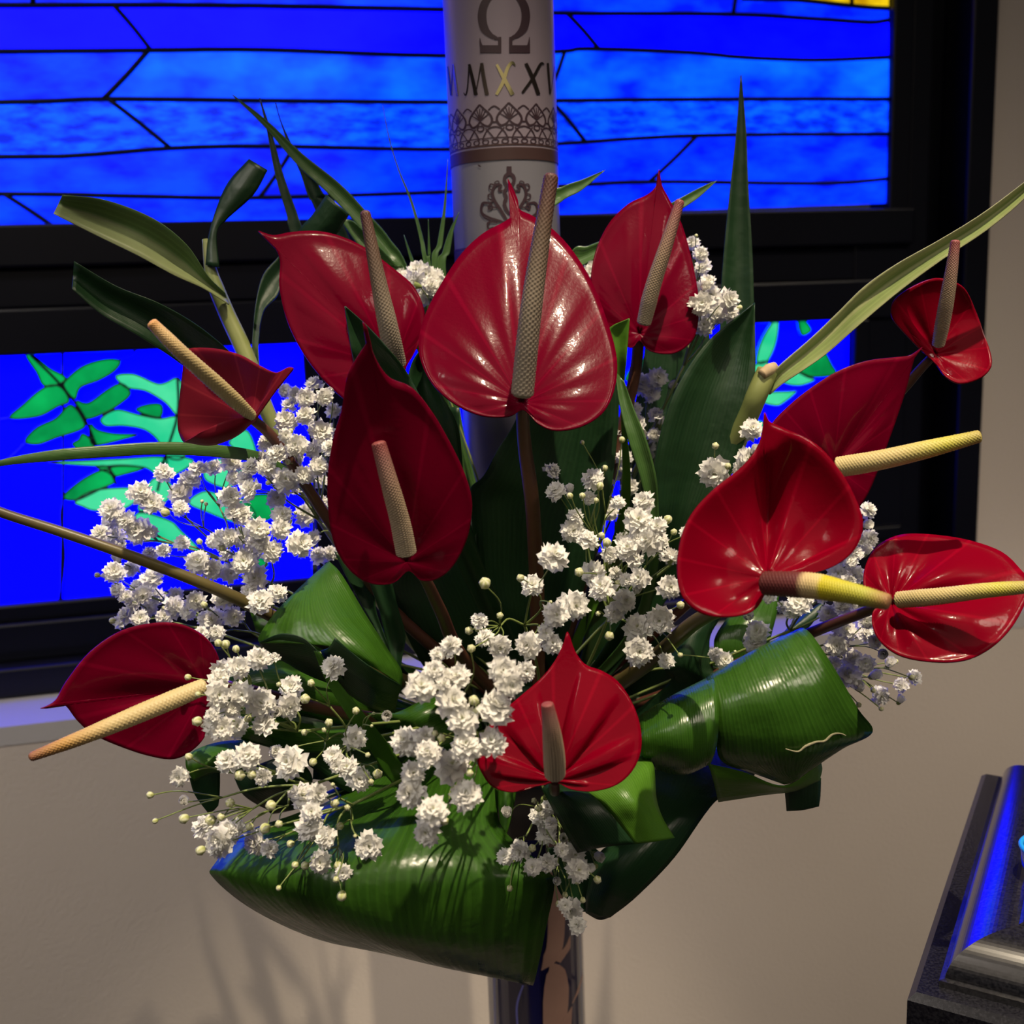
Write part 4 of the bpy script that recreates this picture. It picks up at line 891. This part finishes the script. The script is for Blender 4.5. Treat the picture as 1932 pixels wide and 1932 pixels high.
# leaf folded below the bottom middle anthurium
fb = empty('folded_leaf', P(1100, 1480, .60), 'folded leaf under the bottom middle anthurium, one half dark and one lime', 'leaf')
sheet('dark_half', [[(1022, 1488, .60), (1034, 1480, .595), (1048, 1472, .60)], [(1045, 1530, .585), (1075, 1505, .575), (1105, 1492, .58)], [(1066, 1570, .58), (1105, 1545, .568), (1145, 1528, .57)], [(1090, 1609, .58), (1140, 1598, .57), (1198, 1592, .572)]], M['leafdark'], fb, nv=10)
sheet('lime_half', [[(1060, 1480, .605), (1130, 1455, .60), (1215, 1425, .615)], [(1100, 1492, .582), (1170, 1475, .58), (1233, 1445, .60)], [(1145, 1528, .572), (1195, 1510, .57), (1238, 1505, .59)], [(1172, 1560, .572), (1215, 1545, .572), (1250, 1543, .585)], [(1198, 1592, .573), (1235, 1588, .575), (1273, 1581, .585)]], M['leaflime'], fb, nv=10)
sheet('broad_leaf', [[(1200, 1420, .73), (1300, 1400, .73), (1420, 1420, .73)], [(1215, 1480, .70), (1310, 1470, .69), (1420, 1470, .70)], [(1200, 1560, .675), (1260, 1540, .665), (1350, 1512, .675)], [(1130, 1610, .66), (1200, 1610, .645), (1272, 1618, .66)], [(1108, 1680, .66), (1160, 1670, .645), (1200, 1692, .655)], [(1105, 1722, .665), (1130, 1735, .66), (1152, 1730, .66)]], M['leafdark'], None, nv=12, label='dark leaf hanging down to the right of the bottom, edge against the tan wall', group='broad leaves in the arrangement')
blade('small dark leaf between the big bottom leaf and the hanging dark leaf', [(1030, 1600), (1040, 1640), (1060, 1690), (1100, 1720)], [(1110, 1590), (1140, 1620), (1150, 1680), (1145, 1725)], [.665, .675], 'leafdark', .004, name='broad_leaf', group='broad leaves in the arrangement')
# rolled leaf at lower right
rl = empty('rolled_leaf', P(1345, 1420, .64), 'large glossy leaf rolled over itself at lower right with a torn scar', 'leaf')
sheet('outer_sheet', [
 [(1345, 1300, .70), (1440, 1250, .70), (1535, 1220, .70)],
 [(1335, 1278, .655), (1425, 1226, .655), (1510, 1187, .66)],
 [(1335, 1285, .628), (1430, 1240, .628), (1530, 1196, .635)],
 [(1345, 1330, .612), (1455, 1300, .606), (1572, 1258, .618)],
 [(1350, 1390, .612), (1480, 1370, .606), (1618, 1336, .615)],
 [(1362, 1436, .622), (1490, 1420, .612), (1646, 1381, .618)],
 [(1420, 1458, .632), (1490, 1455, .625), (1590, 1412, .622)],
 [(1480, 1480, .636), (1500, 1474, .634), (1530, 1452, .632)]], M['leafglossy'], rl, nv=14)
sheet('inner_roll', [
 [(1215, 1375, .69), (1280, 1335, .69), (1350, 1300, .69)],
 [(1205, 1352, .645), (1270, 1312, .645), (1342, 1275, .645)],
 [(1206, 1362, .618), (1275, 1325, .612), (1352, 1298, .612)],
 [(1207, 1390, .602), (1280, 1370, .594), (1356, 1350, .600)],
 [(1210, 1425, .605), (1285, 1425, .596), (1352, 1405, .600)],
 [(1222, 1448, .620), (1290, 1460, .612), (1340, 1440, .612)],
 [(1240, 1445, .645), (1290, 1455, .645), (1330, 1440, .645)]], M['leafglossy'], rl, nv=14)
sheet('under_fold', [[(1335, 1440, .625), (1345, 1470, .63), (1355, 1513, .65)], [(1400, 1455, .63), (1415, 1475, .634), (1440, 1500, .65)], [(1480, 1482, .636), (1490, 1486, .638), (1500, 1492, .648)], [(1549, 1438, .632), (1551, 1452, .64), (1546, 1472, .648)]], M['leaflime'], rl, nv=10)
sheet('hanging_tab', [[(1480, 1488, .655), (1515, 1480, .655), (1549, 1468, .655)], [(1482, 1508, .66), (1515, 1505, .66), (1548, 1500, .66)], [(1484, 1530, .665), (1515, 1528, .665), (1545, 1521, .665)]], M['leafdark'], rl, nv=8)
sc_ = [(1482, 1413), (1505, 1418), (1520, 1408), (1540, 1400), (1556, 1398), (1570, 1386), (1585, 1384), (1596, 1388)]
stem(rl, [(x, y, .6085 + (x - 1480) / 116 * .0045) for x, y in sc_], (1, 1.8, 2.6, 2, 2.6, 1.6, 1.2), plain('torn_scar', (.28, .26, .16), rough=.8), 'torn_scar')
sheet('broad_leaf', [[(1380, 1140, .72), (1370, 1150, .72), (1330, 1150, .725)], [(1340, 1200, .71), (1310, 1190, .705), (1270, 1210, .715)], [(1345, 1262, .71), (1300, 1250, .70), (1255, 1262, .71)], [(1350, 1300, .715), (1310, 1300, .71), (1260, 1290, .72)], [(1200, 1400, .75), (1170, 1390, .75), (1150, 1380, .755)]], M['leafdark'], None, nv=10, label='dark leaf with shadow bars just below the front right anthurium', group='broad leaves in the arrangement')
sheet('broad_leaf', [[(1470, 1120, .735), (1440, 1120, .735), (1400, 1130, .735)], [(1460, 1180, .72), (1410, 1180, .715), (1350, 1200, .72)], [(1430, 1250, .72), (1390, 1250, .715), (1345, 1250, .72)], [(1330, 1330, .735), (1310, 1320, .735), (1290, 1310, .74)], [(1150, 1400, .76), (1145, 1395, .76), (1140, 1390, .76)]], M['leafglossy'], None, nv=10, label='blue-sheened leaf behind the rolled leaf at right', group='broad leaves in the arrangement')
sheet('broad_leaf', [[(1560, 1130, .72), (1530, 1150, .72), (1500, 1170, .72)], [(1520, 1190, .715), (1480, 1200, .71), (1440, 1230, .715)], [(1400, 1290, .725), (1370, 1290, .72), (1340, 1290, .73)], [(1180, 1390, .76), (1170, 1390, .76), (1160, 1390, .76)]], M['leafdark'], None, nv=10, label='narrow green leaf behind the blossoms right of centre', group='broad leaves in the arrangement')
sheet('broad_leaf', [[(410, 1275, .70), (425, 1310, .69), (440, 1345, .70)], [(500, 1240, .70), (520, 1290, .685), (540, 1345, .70)], [(640, 1270, .715), (650, 1320, .705), (660, 1370, .715)], [(780, 1330, .74), (790, 1360, .735), (800, 1390, .745)], [(960, 1370, .765), (965, 1380, .765), (970, 1390, .765)]], M['leafglossy'], None, nv=12, label='dark blue-sheened leaf below the bright broad leaf', group='broad leaves in the arrangement')
sheet('broad_leaf', [[(470, 1150, .715), (480, 1180, .71), (490, 1215, .715)], [(560, 1160, .715), (580, 1210, .705), (600, 1260, .715)], [(720, 1230, .73), (740, 1270, .725), (760, 1310, .735)], [(960, 1360, .765), (965, 1370, .765), (970, 1380, .765)]], M['leafglossy'], None, nv=12, label='dark leaf tucked behind the left end of the bright broad leaf', group='broad leaves in the arrangement')
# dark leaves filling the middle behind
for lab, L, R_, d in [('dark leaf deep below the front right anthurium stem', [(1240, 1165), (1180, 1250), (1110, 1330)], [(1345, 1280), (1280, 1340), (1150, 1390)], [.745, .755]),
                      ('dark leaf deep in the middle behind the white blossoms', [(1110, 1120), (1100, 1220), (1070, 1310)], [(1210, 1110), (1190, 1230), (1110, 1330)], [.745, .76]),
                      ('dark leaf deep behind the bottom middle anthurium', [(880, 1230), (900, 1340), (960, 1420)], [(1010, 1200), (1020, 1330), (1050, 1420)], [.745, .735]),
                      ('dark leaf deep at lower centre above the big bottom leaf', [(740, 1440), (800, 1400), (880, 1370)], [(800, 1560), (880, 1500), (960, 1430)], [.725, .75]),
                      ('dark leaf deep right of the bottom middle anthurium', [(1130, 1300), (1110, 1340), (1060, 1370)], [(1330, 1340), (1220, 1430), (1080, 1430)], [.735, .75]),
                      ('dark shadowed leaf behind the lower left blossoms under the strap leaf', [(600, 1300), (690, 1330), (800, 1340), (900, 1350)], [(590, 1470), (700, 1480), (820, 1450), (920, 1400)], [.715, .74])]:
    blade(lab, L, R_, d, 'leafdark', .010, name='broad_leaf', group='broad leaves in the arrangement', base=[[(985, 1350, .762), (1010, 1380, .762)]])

# ------------------------------------------------------------ baby's breath
def blossom_mesh(k):
    r_ = np.random.default_rng(100 + k)
    V = []; F = []; T = []
    def petal(az, tilt, L, wd, lift, t0):
        o = len(V)
        # petal in local frame: grows along x, spread along y; ruffled notched tip
        prof = [(0.05, .12, 0), (.45, .75, .04), (.8, 1.0, .10), (1.0, .80, .10)]
        ca, sa = math.cos(az), math.sin(az); ct, st = math.cos(tilt), math.sin(tilt)
        rf = r_.normal(0, .10, (4, 3))
        for i, (x, w_, c) in enumerate(prof):
            for j, yy in enumerate((-.5, 0, .5)):
                px = x * L; py = yy * w_ * wd
                if i == 3: px *= (.80 if j == 1 else 1.0) + rf[i, j] * .6
                pz = (c * (1 if j != 1 else -.4) + rf[i, j] * (x ** 2)) * L - .25 * L * x * x
                X = px * ct - pz * st; Z = px * st + pz * ct
                V.append((X * ca - py * sa, X * sa + py * ca, Z + lift)); T.append(min(1, t0 + x * .8))
        for i in range(3):
            for j in range(2):
                a = o + i * 3 + j; F.append((a, a + 1, a + 4, a + 3))
    for ring, (n, tilt, L, wd, lift, t0) in enumerate([(9, .04, .50, .36, -.05, .60), (9, .34, .49, .34, -.01, .50), (8, .68, .46, .31, .02, .42), (7, 1.0, .41, .27, .05, .28), (6, 1.3, .34, .22, .07, .08)]):
        for i in range(n):
            petal(2 * math.pi * i / n + ring * .45 + r_.normal(0, .14), tilt + r_.normal(0, .13), L * (1 + r_.normal(0, .08)), wd * (1 + r_.normal(0, .1)), lift, t0)
    # calyx
    o = len(V)
    for i, (rr, z) in enumerate([(.03, -.30), (.10, -.20), (.15, -.04)]):
        for j in range(6):
            a = j * math.pi / 3; V.append((rr * math.cos(a), rr * math.sin(a), z)); T.append(0)
    nf = len(F); F += grid_faces(3, 6, True, o)
    me = bpy.data.meshes.new('blossom'); me.from_pydata([tuple(map(float, v)) for v in V], [], F)
    me.materials.append(M['petal']); me.materials.append(M['sprigstem'])
    me.polygons.foreach_set('material_index', [0] * nf + [1] * (len(F) - nf))
    me.polygons.foreach_set('use_smooth', [True] * len(F))
    a = me.attributes.new('t', 'FLOAT', 'POINT'); a.data.foreach_set('value', np.array(T, float)); me.update()
    return me
def cup_mesh(k):
    """half-open blossom seen as a small cup"""
    r_ = np.random.default_rng(300 + k); V = []; F = []; T = []
    for ring, (n, R0, H) in enumerate([(6, .36, .50), (5, .24, .56), (4, .12, .52)]):
        for i in range(n):
            o = len(V); az = 2 * math.pi * i / n + ring * .5
            for q, (rr, z) in enumerate([(.10, -.3), (R0 * .9, 0), (R0 * 1.05, H * .6), (R0 * 1.15 + r_.normal(0, .05), H + r_.normal(0, .06))]):
                for s in (-1, 0, 1):
                    a = az + s * .62 * (1.0 if q else .3) * (1.15 if ring == 0 else 1.3)
                    V.append((rr * math.cos(a), rr * math.sin(a), z + (.05 if s else 0))); T.append(min(1, .2 + q * .35))
            for a_ in range(3):
                for b_ in range(2):
                    c_ = o + a_ * 3 + b_; F.append((c_, c_ + 1, c_ + 4, c_ + 3))
    nf = len(F); o = len(V)
    for rr, z in [(.02, -.46), (.16, -.40), (.24, -.2), (.26, -.02)]:
        for j in range(8):
            a = j * math.pi / 4; V.append((rr * math.cos(a), rr * math.sin(a), z)); T.append(0)
    F += grid_faces(4, 8, True, o)
    me = bpy.data.meshes.new('cup_blossom'); me.from_pydata([tuple(map(float, v)) for v in V], [], F)
    me.materials.append(M['petal']); me.materials.append(M['sprigstem'])
    me.polygons.foreach_set('material_index', [0] * nf + [1] * (len(F) - nf)); me.polygons.foreach_set('use_smooth', [True] * len(F))
    a = me.attributes.new('t', 'FLOAT', 'POINT'); a.data.foreach_set('value', np.array(T, float)); me.update()
    return me
def bud_mesh():
    V = []; F = []; T = []; prof = [(.05, -.52), (.30, -.45), (.45, -.22), (.50, .05), (.42, .30), (.22, .46), (.02, .50)]
    for i, (rr, z) in enumerate(prof):
        for j in range(10):
            a = 2 * math.pi * j / 10 + z * .8; q = rr * (1 + .06 * (j % 2 * 2 - 1) * (i > 1))
            V.append((q * math.cos(a), q * math.sin(a), z)); T.append(.55 * (j % 2) + .45 * (z + .5) if i > 1 else 0)
    F = grid_faces(len(prof), 10, True)
    me = bpy.data.meshes.new('bud'); me.from_pydata(V, [], F); me.materials.append(M['bud'])
    me.polygons.foreach_set('use_smooth', [True] * len(F))
    a = me.attributes.new('t', 'FLOAT', 'POINT'); a.data.foreach_set('value', np.array(T, float)); me.update()
    return me
BL = [blossom_mesh(k) for k in range(7)]; CU = [cup_mesh(k) for k in range(2)]; BU = bud_mesh()
TOCAM = lambda p: (CAM - p) / np.linalg.norm(CAM - p)
def place(me, name, parent, pos, size, axis):
    o = bpy.data.objects.new(name, me); COL.objects.link(o); o.parent = parent
    o.location = Vector(pos - wloc(parent)); o.scale = (size,) * 3
    q = Vector(axis).to_track_quat('Z', 'Y') @ Quaternion((0, 0, 1), random.uniform(0, 6.28))
    o.rotation_mode = 'QUATERNION'; o.rotation_quaternion = q
    return o
def sprig(label, d, tile, blooms, buds=(), via=None, spread=.018, hub=4.0, dscale=1.0):
    """blooms: (x, y, diameter) in the tile's units (4.025 per px); buds likewise. via: (x, y, depth) where the main stalk divides"""
    items = []
    for tl, bl, kind in ([(tile, b, 'b') for b in blooms] + [(tile, b, 'u') for b in buds]):
        x = tl[0] + bl[0] / 4.025; y = tl[1] + bl[1] / 4.025; sz = bl[2] / 4.025
        dd = d + random.uniform(-spread, spread) + (bl[3] if len(bl) > 3 else 0.0)
        items.append((P(x, y, dd), sz * dd / FPX * dscale, kind, dd))
    pos = np.array([i[0] for i in items])
    cen = pos.mean(0)
    root = P(*via) if via else cen * .6 + HB * .4
    sp_ = empty('babys_breath_sprig', root, label, "baby's breath", "sprigs of white baby's breath")
    K = max(1, int(round(len(items) / hub)))
    # k-means hubs
    hubs = pos[rng.permutation(len(pos))[:K]]
    for _ in range(8):
        lab = np.array([np.argmin(((hubs - p) ** 2).sum(1)) for p in pos])
        hubs = np.array([pos[lab == k].mean(0) if (lab == k).any() else hubs[k] for k in range(K)])
    hubp = []
    for k in range(K):
        h = hubs[k] * .62 + root * .38; h = h + (h - CAM) / np.linalg.norm(h - CAM) * .012
        hubp.append(h)
    V = []; F = []
    def tb(a, b, r0, r1, sag=0.0, n=7):
        nonlocal V, F
        mid = (a + b) / 2 + np.array([random.uniform(-1, 1), random.uniform(-1, 1), random.uniform(-.2, 1.0)]) * sag
        p = cr([a, mid, b], n // 2 + 1); v, f = tube_geo(p, np.linspace(r0, r1, len(p)), 5, len(V)); V += v; F += f
    # main stalk into the foam
    tb(HB + np.array([random.uniform(-.02, .02), 0, random.uniform(-.01, .02)]), root, .0011, .0009, .010, 10)
    for h in hubp: tb(root, h, .0008, .0006, .006)
    for i, (p, sz, kind, dd) in enumerate(items):
        h = hubp[lab[i]]
        ax = p - h; L = np.linalg.norm(ax); ax = ax / max(L, 1e-6)
        if kind == 'b':
            jit = rng.normal(0, .38, 3)
            axis = TOCAM(p) * .75 + ax * .35 + np.array([0, 0, .32]) + jit
        else:
            axis = ax + rng.normal(0, .15, 3)
        axis = axis / np.linalg.norm(axis)
        if kind == 'b' and sz * FPX / dd * 4.025 < 92:
            place(CU[i % 2], 'half_open_blossom', sp_, p, sz * 1.15, axis)
        elif kind == 'b':
            place(BL[i % 7], 'blossom', sp_, p, sz * 1.22, axis)
        else:
            place(BU, 'bud', sp_, p, sz, axis)
        tb(h, p - axis * sz * .3, .00048, .00036, L * .10)
    mesh('stem', V, F, M['sprigstem'], sp_)
    return sp_
TA, TB, TC, TD, TE, TF, TG, TH = (170, 700), (300, 1100), (260, 1360), (690, 1180), (880, 800), (1090, 440), (1280, 900), (860, 1420)
sprig('white sprig crowded between the small left anthurium and the dark upright one', .635, TA,
  [(1640, 205, 130), (1780, 200, 120), (1830, 150, 60), (1640, 340, 130), (1490, 385, 150), (1755, 470, 165), (1480, 490, 95), (1345, 545, 130), (1570, 565, 155), (1700, 600, 120), (1420, 630, 140), (1340, 730, 130), (1225, 730, 120), (1300, 660, 95), (1740, 725, 130), (1625, 790, 130), (1490, 830, 175), (1415, 970, 130), (1180, 820, 115), (1215, 905, 150), (1560, 660, 110), (1820, 580, 110), (1390, 800, 110)],
  [(1500, 690, 45), (1525, 455, 42), (1350, 850, 40)], via=(600, 980, .69))
sprig('bluish shaded sprig behind the dark upright anthurium left margin', .70, TA,
  [(1480, 150, 95), (1510, 260, 105), (1700, 110, 130), (1560, 180, 110), (1580, 900, 100), (1640, 1090, 150), (1720, 1060, 110), (1740, 1400, 120), (1820, 1380, 95), (1700, 1260, 95), (1760, 840, 100), (1760, 1000, 100), (1850, 300, 100)], via=(700, 1080, .72))
sprig('white sprig spreading over the green fern glass at left', .655, TA,
  [(560, 775, 135), (760, 825, 145), (690, 930, 170), (685, 1040, 110), (380, 930, 165), (480, 1005, 145), (165, 1060, 170), (150, 1140, 115), (275, 1140, 135), (370, 1215, 180), (80, 1235, 125), (190, 1250, 145), (240, 1320, 115), (460, 1220, 95), (700, 1305, 105), (455, 1390, 105), (560, 1360, 95), (940, 735, 115), (820, 745, 125), (1080, 700, 130), (1095, 810, 105)],
  [(570, 1075, 70), (850, 990, 30), (880, 1010, 30)], via=(430, 1060, .675))
sprig('white sprig just above the long bare stem at left', .63, TA,
  [(1060, 960, 150), (1145, 1090, 150), (1080, 1080, 105), (1455, 1100, 140), (1450, 1200, 140), (1270, 1200, 145), (1000, 1280, 150), (940, 1290, 110), (1060, 1260, 120), (1150, 1260, 155), (1280, 1290, 150), (1375, 1370, 155), (1230, 1380, 125), (1590, 1315, 180), (820, 1450, 165), (925, 1510, 145), (1060, 1530, 135), (1170, 1450, 165), (1035, 1400, 95), (1260, 1575, 165)],
  [(830, 1295, 50), (1000, 1345, 50), (1560, 1075, 30), (1350, 1230, 35)], via=(490, 1130, .67))
sprig('bluish back-lit sprig hanging above the lower left anthurium', .66, TA,
  [(180, 1525, 145), (470, 1580, 155), (370, 1650, 135), (310, 1500, 105), (205, 1660, 95), (275, 1720, 95), (400, 1700, 125), (500, 1720, 130), (640, 1790, 150), (280, 1850, 125), (380, 1880, 115), (330, 1760, 110), (240, 1900, 95), (740, 1830, 115), (450, 1800, 105), (560, 1870, 115), (650, 1700, 100), (210, 1430, 90)],
  [(55, 1550, 45), (170, 1895, 50), (560, 1800, 35)], via=(400, 1190, .68))
sprig('white sprig below the end of the long bare stem', .62, TA,
  [(805, 1750, 135), (1020, 1720, 155), (1290, 1755, 165), (1420, 1690, 135), (1200, 1670, 95), (1090, 1860, 130), (930, 1890, 170), (870, 1880, 105), (960, 1990, 110), (840, 2000, 110)], [(865, 1775, 55)], via=(520, 1220, .67))
sprig('white sprig overlapping the right end of the lower left anthurium', .572, TB,
  [(755, 575, 155), (605, 640, 155), (870, 575, 95, .03), (475, 660, 135), (455, 730, 135), (450, 850, 165), (465, 930, 85), (630, 845, 165), (775, 905, 195), (985, 930, 165), (1000, 790, 150, .04), (420, 1070, 155), (480, 1110, 145), (585, 1090, 155), (800, 1070, 155, .02), (890, 980, 90, .03), (400, 1000, 95), (560, 960, 110)],
  [(505, 465, 68), (585, 500, 58), (450, 455, 60), (220, 715, 52), (585, 775, 62), (290, 1050, 78), (295, 845, 45), (675, 1030, 60), (910, 770, 40)], via=(560, 1380, .62))
sprig('white sprig with many round buds reaching out over the tan wall at lower left', .565, TB,
  [(520, 1350, 155), (670, 1320, 185), (995, 1360, 215), (155, 1470, 125), (785, 1470, 115), (1090, 1625, 175), (1200, 1600, 140), (1160, 1740, 135), (1145, 1850, 195), (345, 1850, 165), (455, 1940, 160), (520, 1870, 125), (590, 1850, 115, .02), (180, 1660, 85)],
  [(225, 1320, 60), (615, 1460, 82), (705, 1455, 72), (540, 1670, 72), (470, 1775, 62), (390, 1800, 82), (190, 1790, 78), (850, 1690, 82), (690, 1850, 62), (805, 1865, 82), (910, 1830, 60), (-68, 1610, 55), (-30, 1807, 45), (315, 2031, 75), (1330, 1675, 60)], via=(590, 1480, .62))
sprig('white sprig trailing over the left half of the big bottom leaf', .565, TC,
  [(1430, 890, 150), (900, 920, 175), (1000, 970, 120), (620, 930, 190), (700, 880, 110), (1750, 945, 175), (1390, 1070, 150), (1560, 1150, 105), (1310, 830, 130), (1330, 700, 110)],
  [(1160, 935, 60), (1195, 1095, 55), (1270, 1100, 62), (1070, 1270, 42), (1520, 1100, 68), (1505, 1205, 50), (1550, 1330, 78), (1535, 800, 62), (1650, 875, 32), (1590, 660, 50), (1500, 625, 62), (1480, 485, 35)], via=(660, 1520, .61))
sprig('loose sprig with a single high blossom below the bright broad leaf', .585, TB,
  [(1325, 635, 155), (1730, 1000, 90), (1490, 1180, 155), (1320, 1310, 125), (1350, 1390, 95), (1430, 1400, 135), (1520, 1490, 165), (890, 1280, 95, .03)],
  [(1155, 760, 58), (1110, 880, 78), (1495, 970, 58), (1290, 1060, 64), (1105, 1135, 52), (1255, 1115, 42), (1170, 1360, 62), (1585, 1305, 42), (1660, 1450, 76), (1610, 1510, 48), (1630, 990, 26), (1615, 1085, 26)], via=(660, 1400, .64))
sprig('dense white sprig overlapping the left lobe of the bottom middle anthurium', .508, TD,
  [(650, 155, 145, .03), (545, 225, 105, .03), (520, 345, 145), (600, 385, 110), (700, 390, 165), (420, 475, 205), (590, 450, 95), (650, 575, 210), (985, 630, 235), (1040, 340, 185), (1095, 445, 175), (1215, 350, 135, .045), (730, 715, 205), (300, 880, 195), (450, 850, 155), (470, 970, 175), (365, 975, 75), (760, 920, 195), (960, 890, 195), (655, 1060, 225), (360, 1120, 160), (340, 1270, 195), (765, 1290, 210), (505, 1410, 200), (465, 1570, 175)],
  [(820, 570, 80), (840, 655, 62), (575, 855, 62), (790, 1120, 62), (595, 1485, 72), (800, 175, 62), (525, 820, 50)], via=(905, 1400, .60), spread=.010)
sprig('loose white sprig just above the bottom middle anthurium tip', .565, TE,
  [(255, 1690, 155), (470, 1675, 175), (140, 1625, 125), (600, 1590, 115), (655, 1670, 135), (500, 1230, 145), (660, 1015, 205), (820, 1380, 195), (675, 1450, 175), (100, 1495, 115)],
  [(20, 1570, 65), (90, 1550, 65), (140, 1210, 92), (410, 1170, 62), (255, 1455, 55), (40, 1705, 60), (640, 1350, 25)], via=(990, 1180, .63))
sprig('thick white sprig over the broad dark leaf right of the middle stem', .60, TE,
  [(650, 355, 115, .05), (680, 510, 135, .04), (960, 415, 150, .05), (785, 505, 75, .05), (930, 560, 95, .04), (830, 700, 105, .02), (805, 805, 165, .02), (920, 890, 150), (1090, 995, 115), (1155, 595, 95, .03), (1345, 590, 145), (1240, 685, 85), (1300, 735, 185), (1450, 780, 135), (1385, 885, 175), (1450, 890, 150), (1310, 870, 150), (1190, 880, 115), (1220, 950, 165), (1280, 1035, 115), (1550, 1020, 155), (1545, 1240, 155), (965, 1130, 165), (1030, 1240, 180), (1130, 1135, 95), (1215, 1185, 95), (1315, 1170, 135), (1295, 1265, 85), (1205, 1340, 155), (1125, 1435, 135), (1305, 1550, 195), (1310, 1730, 185), (1470, 1490, 180), (1515, 1800, 105), (1670, 830, 95)],
  [(1015, 470, 62), (785, 545, 50), (880, 545, 50), (985, 580, 42), (1025, 845, 52), (1065, 900, 72), (1530, 725, 68), (1575, 820, 52), (855, 1125, 72), (1155, 1205, 52), (1000, 1440, 42), (1085, 1610, 74), (1490, 1430, 74), (1625, 1375, 62), (1625, 1755, 42), (1050, 335, 50, .05), (1180, 120, 50, .05), (880, 140, 35, .05)], via=(1150, 1160, .67))
sprig('shaded sprig glimpsed between the broad leaf and the narrow strap leaf', .735, TE,
  [(1195, 255, 115), (1175, 310, 80), (1180, 380, 145), (1150, 230, 80), (1090, 670, 125), (1240, 480, 105), (1370, 170, 115), (1430, 85, 95), (1170, 60, 95), (1100, 440, 80), (1120, 160, 90), (1330, 60, 90), (1390, 240, 80), (1080, 580, 90)], via=(1160, 1080, .75))
sprig('bluish sprig under the right rear anthurium', .74, TF,
  [(480, 1140, 150), (605, 1100, 135), (565, 1220, 125), (590, 1380, 105), (710, 1160, 70), (430, 1340, 105), (460, 1440, 105), (580, 1540, 85), (525, 1620, 105), (330, 1500, 85), (620, 1440, 80)], via=(1210, 960, .75))
sprig('upright white sprig against the dark frame beside the right rear anthurium', .715, TF,
  [(870, 75, 95), (930, 160, 105), (950, 260, 115), (985, 370, 105), (960, 410, 85), (940, 540, 155, -.03), (1020, 470, 125), (1140, 510, 155, -.02), (1060, 610, 135), (960, 700, 135), (970, 610, 105), (1150, 590, 115), (1180, 640, 95), (890, 330, 90), (920, 430, 90)],
  [(1230, 565, 42), (900, 20, 30)], via=(1290, 690, .725))
sprig('small white tuft between the middle and right rear anthuriums', .73, TF, [(85, 310, 120), (60, 350, 90), (40, 290, 80), (100, 260, 70)], via=(1110, 620, .74))
sprig('small white sprig with one standing bud left of the front right anthurium', .61, TF,
  [(1325, 1490, 145, .05), (1040, 1820, 205), (1290, 1710, 145), (1250, 1790, 125), (1340, 1660, 90)], [(1045, 1615, 56), (1140, 1770, 52)], via=(1345, 1000, .66))
sprig('white sprig between the two right anthuriums', .655, TG,
  [(1440, 255, 115), (1420, 360, 85), (1450, 470, 125), (1390, 500, 105), (1340, 580, 115), (1420, 570, 90), (1270, 660, 115), (1210, 730, 135), (1340, 740, 125), (1310, 640, 95), (1240, 980, 115), (1140, 1040, 125), (900, 960, 165), (860, 1030, 95), (800, 990, 95), (690, 910, 95), (1320, 950, 95), (1290, 800, 110), (1180, 800, 110), (1100, 900, 100), (980, 920, 100)], via=(1490, 1190, .69))
sprig('white sprig drooping over the wall below the right edge anthurium', .66, TG,
  [(1265, 1170, 155), (1200, 1280, 155), (1410, 1190, 125), (1325, 1380, 140), (1290, 1500, 170), (1420, 1420, 115), (1180, 1410, 95), (1380, 1600, 90), (1530, 1660, 130, .02), (1790, 1520, 100, .02), (1690, 1580, 95, .02), (1680, 1700, 70), (1430, 1100, 95), (1490, 1250, 95), (1600, 1420, 90), (1480, 1510, 90), (1560, 1340, 90)],
  [(1540, 1760, 38), (1370, 1730, 42), (1480, 1620, 42), (1770, 1520, 50), (1650, 1400, 40)], via=(1500, 1240, .69))
sprig('few white blossoms peeping over the rolled leaf top at right', .675, TG,
  [(600, 1170, 150), (585, 1270, 140), (290, 1350, 105), (350, 1390, 115), (520, 1230, 90), (530, 1060, 90)], [(430, 1325, 25), (10, 1350, 35)], via=(1400, 1260, .70))
sprig('dim sprig hanging below the bottom middle anthurium in front of the stand', .585, TH,
  [(390, 465, 90), (640, 480, 135), (700, 420, 100), (690, 620, 135), (820, 650, 80), (495, 745, 135), (375, 790, 115), (585, 870, 115), (695, 840, 125), (900, 770, 155), (930, 890, 155), (1040, 870, 90), (1070, 780, 90), (720, 540, 95), (880, 1190, 150), (920, 1310, 115), (830, 1160, 95), (760, 970, 70), (800, 740, 95)],
  [(595, 365, 46), (630, 420, 62), (410, 1030, 50), (1075, 965, 62), (920, 975, 52), (580, 725, 62), (830, 1080, 46), (780, 1150, 50), (965, 1120, 46)], via=(1030, 1500, .66))
sprig('bluish tuft behind the middle anthurium left shoulder', .73, (740, 480),
  [(190, 130, 150), (160, 230, 190), (260, 160, 140), (90, 190, 120), (60, 160, 110), (320, 180, 130), (230, 310, 150), (350, 280, 130), (290, 240, 120)], via=(830, 700, .75))
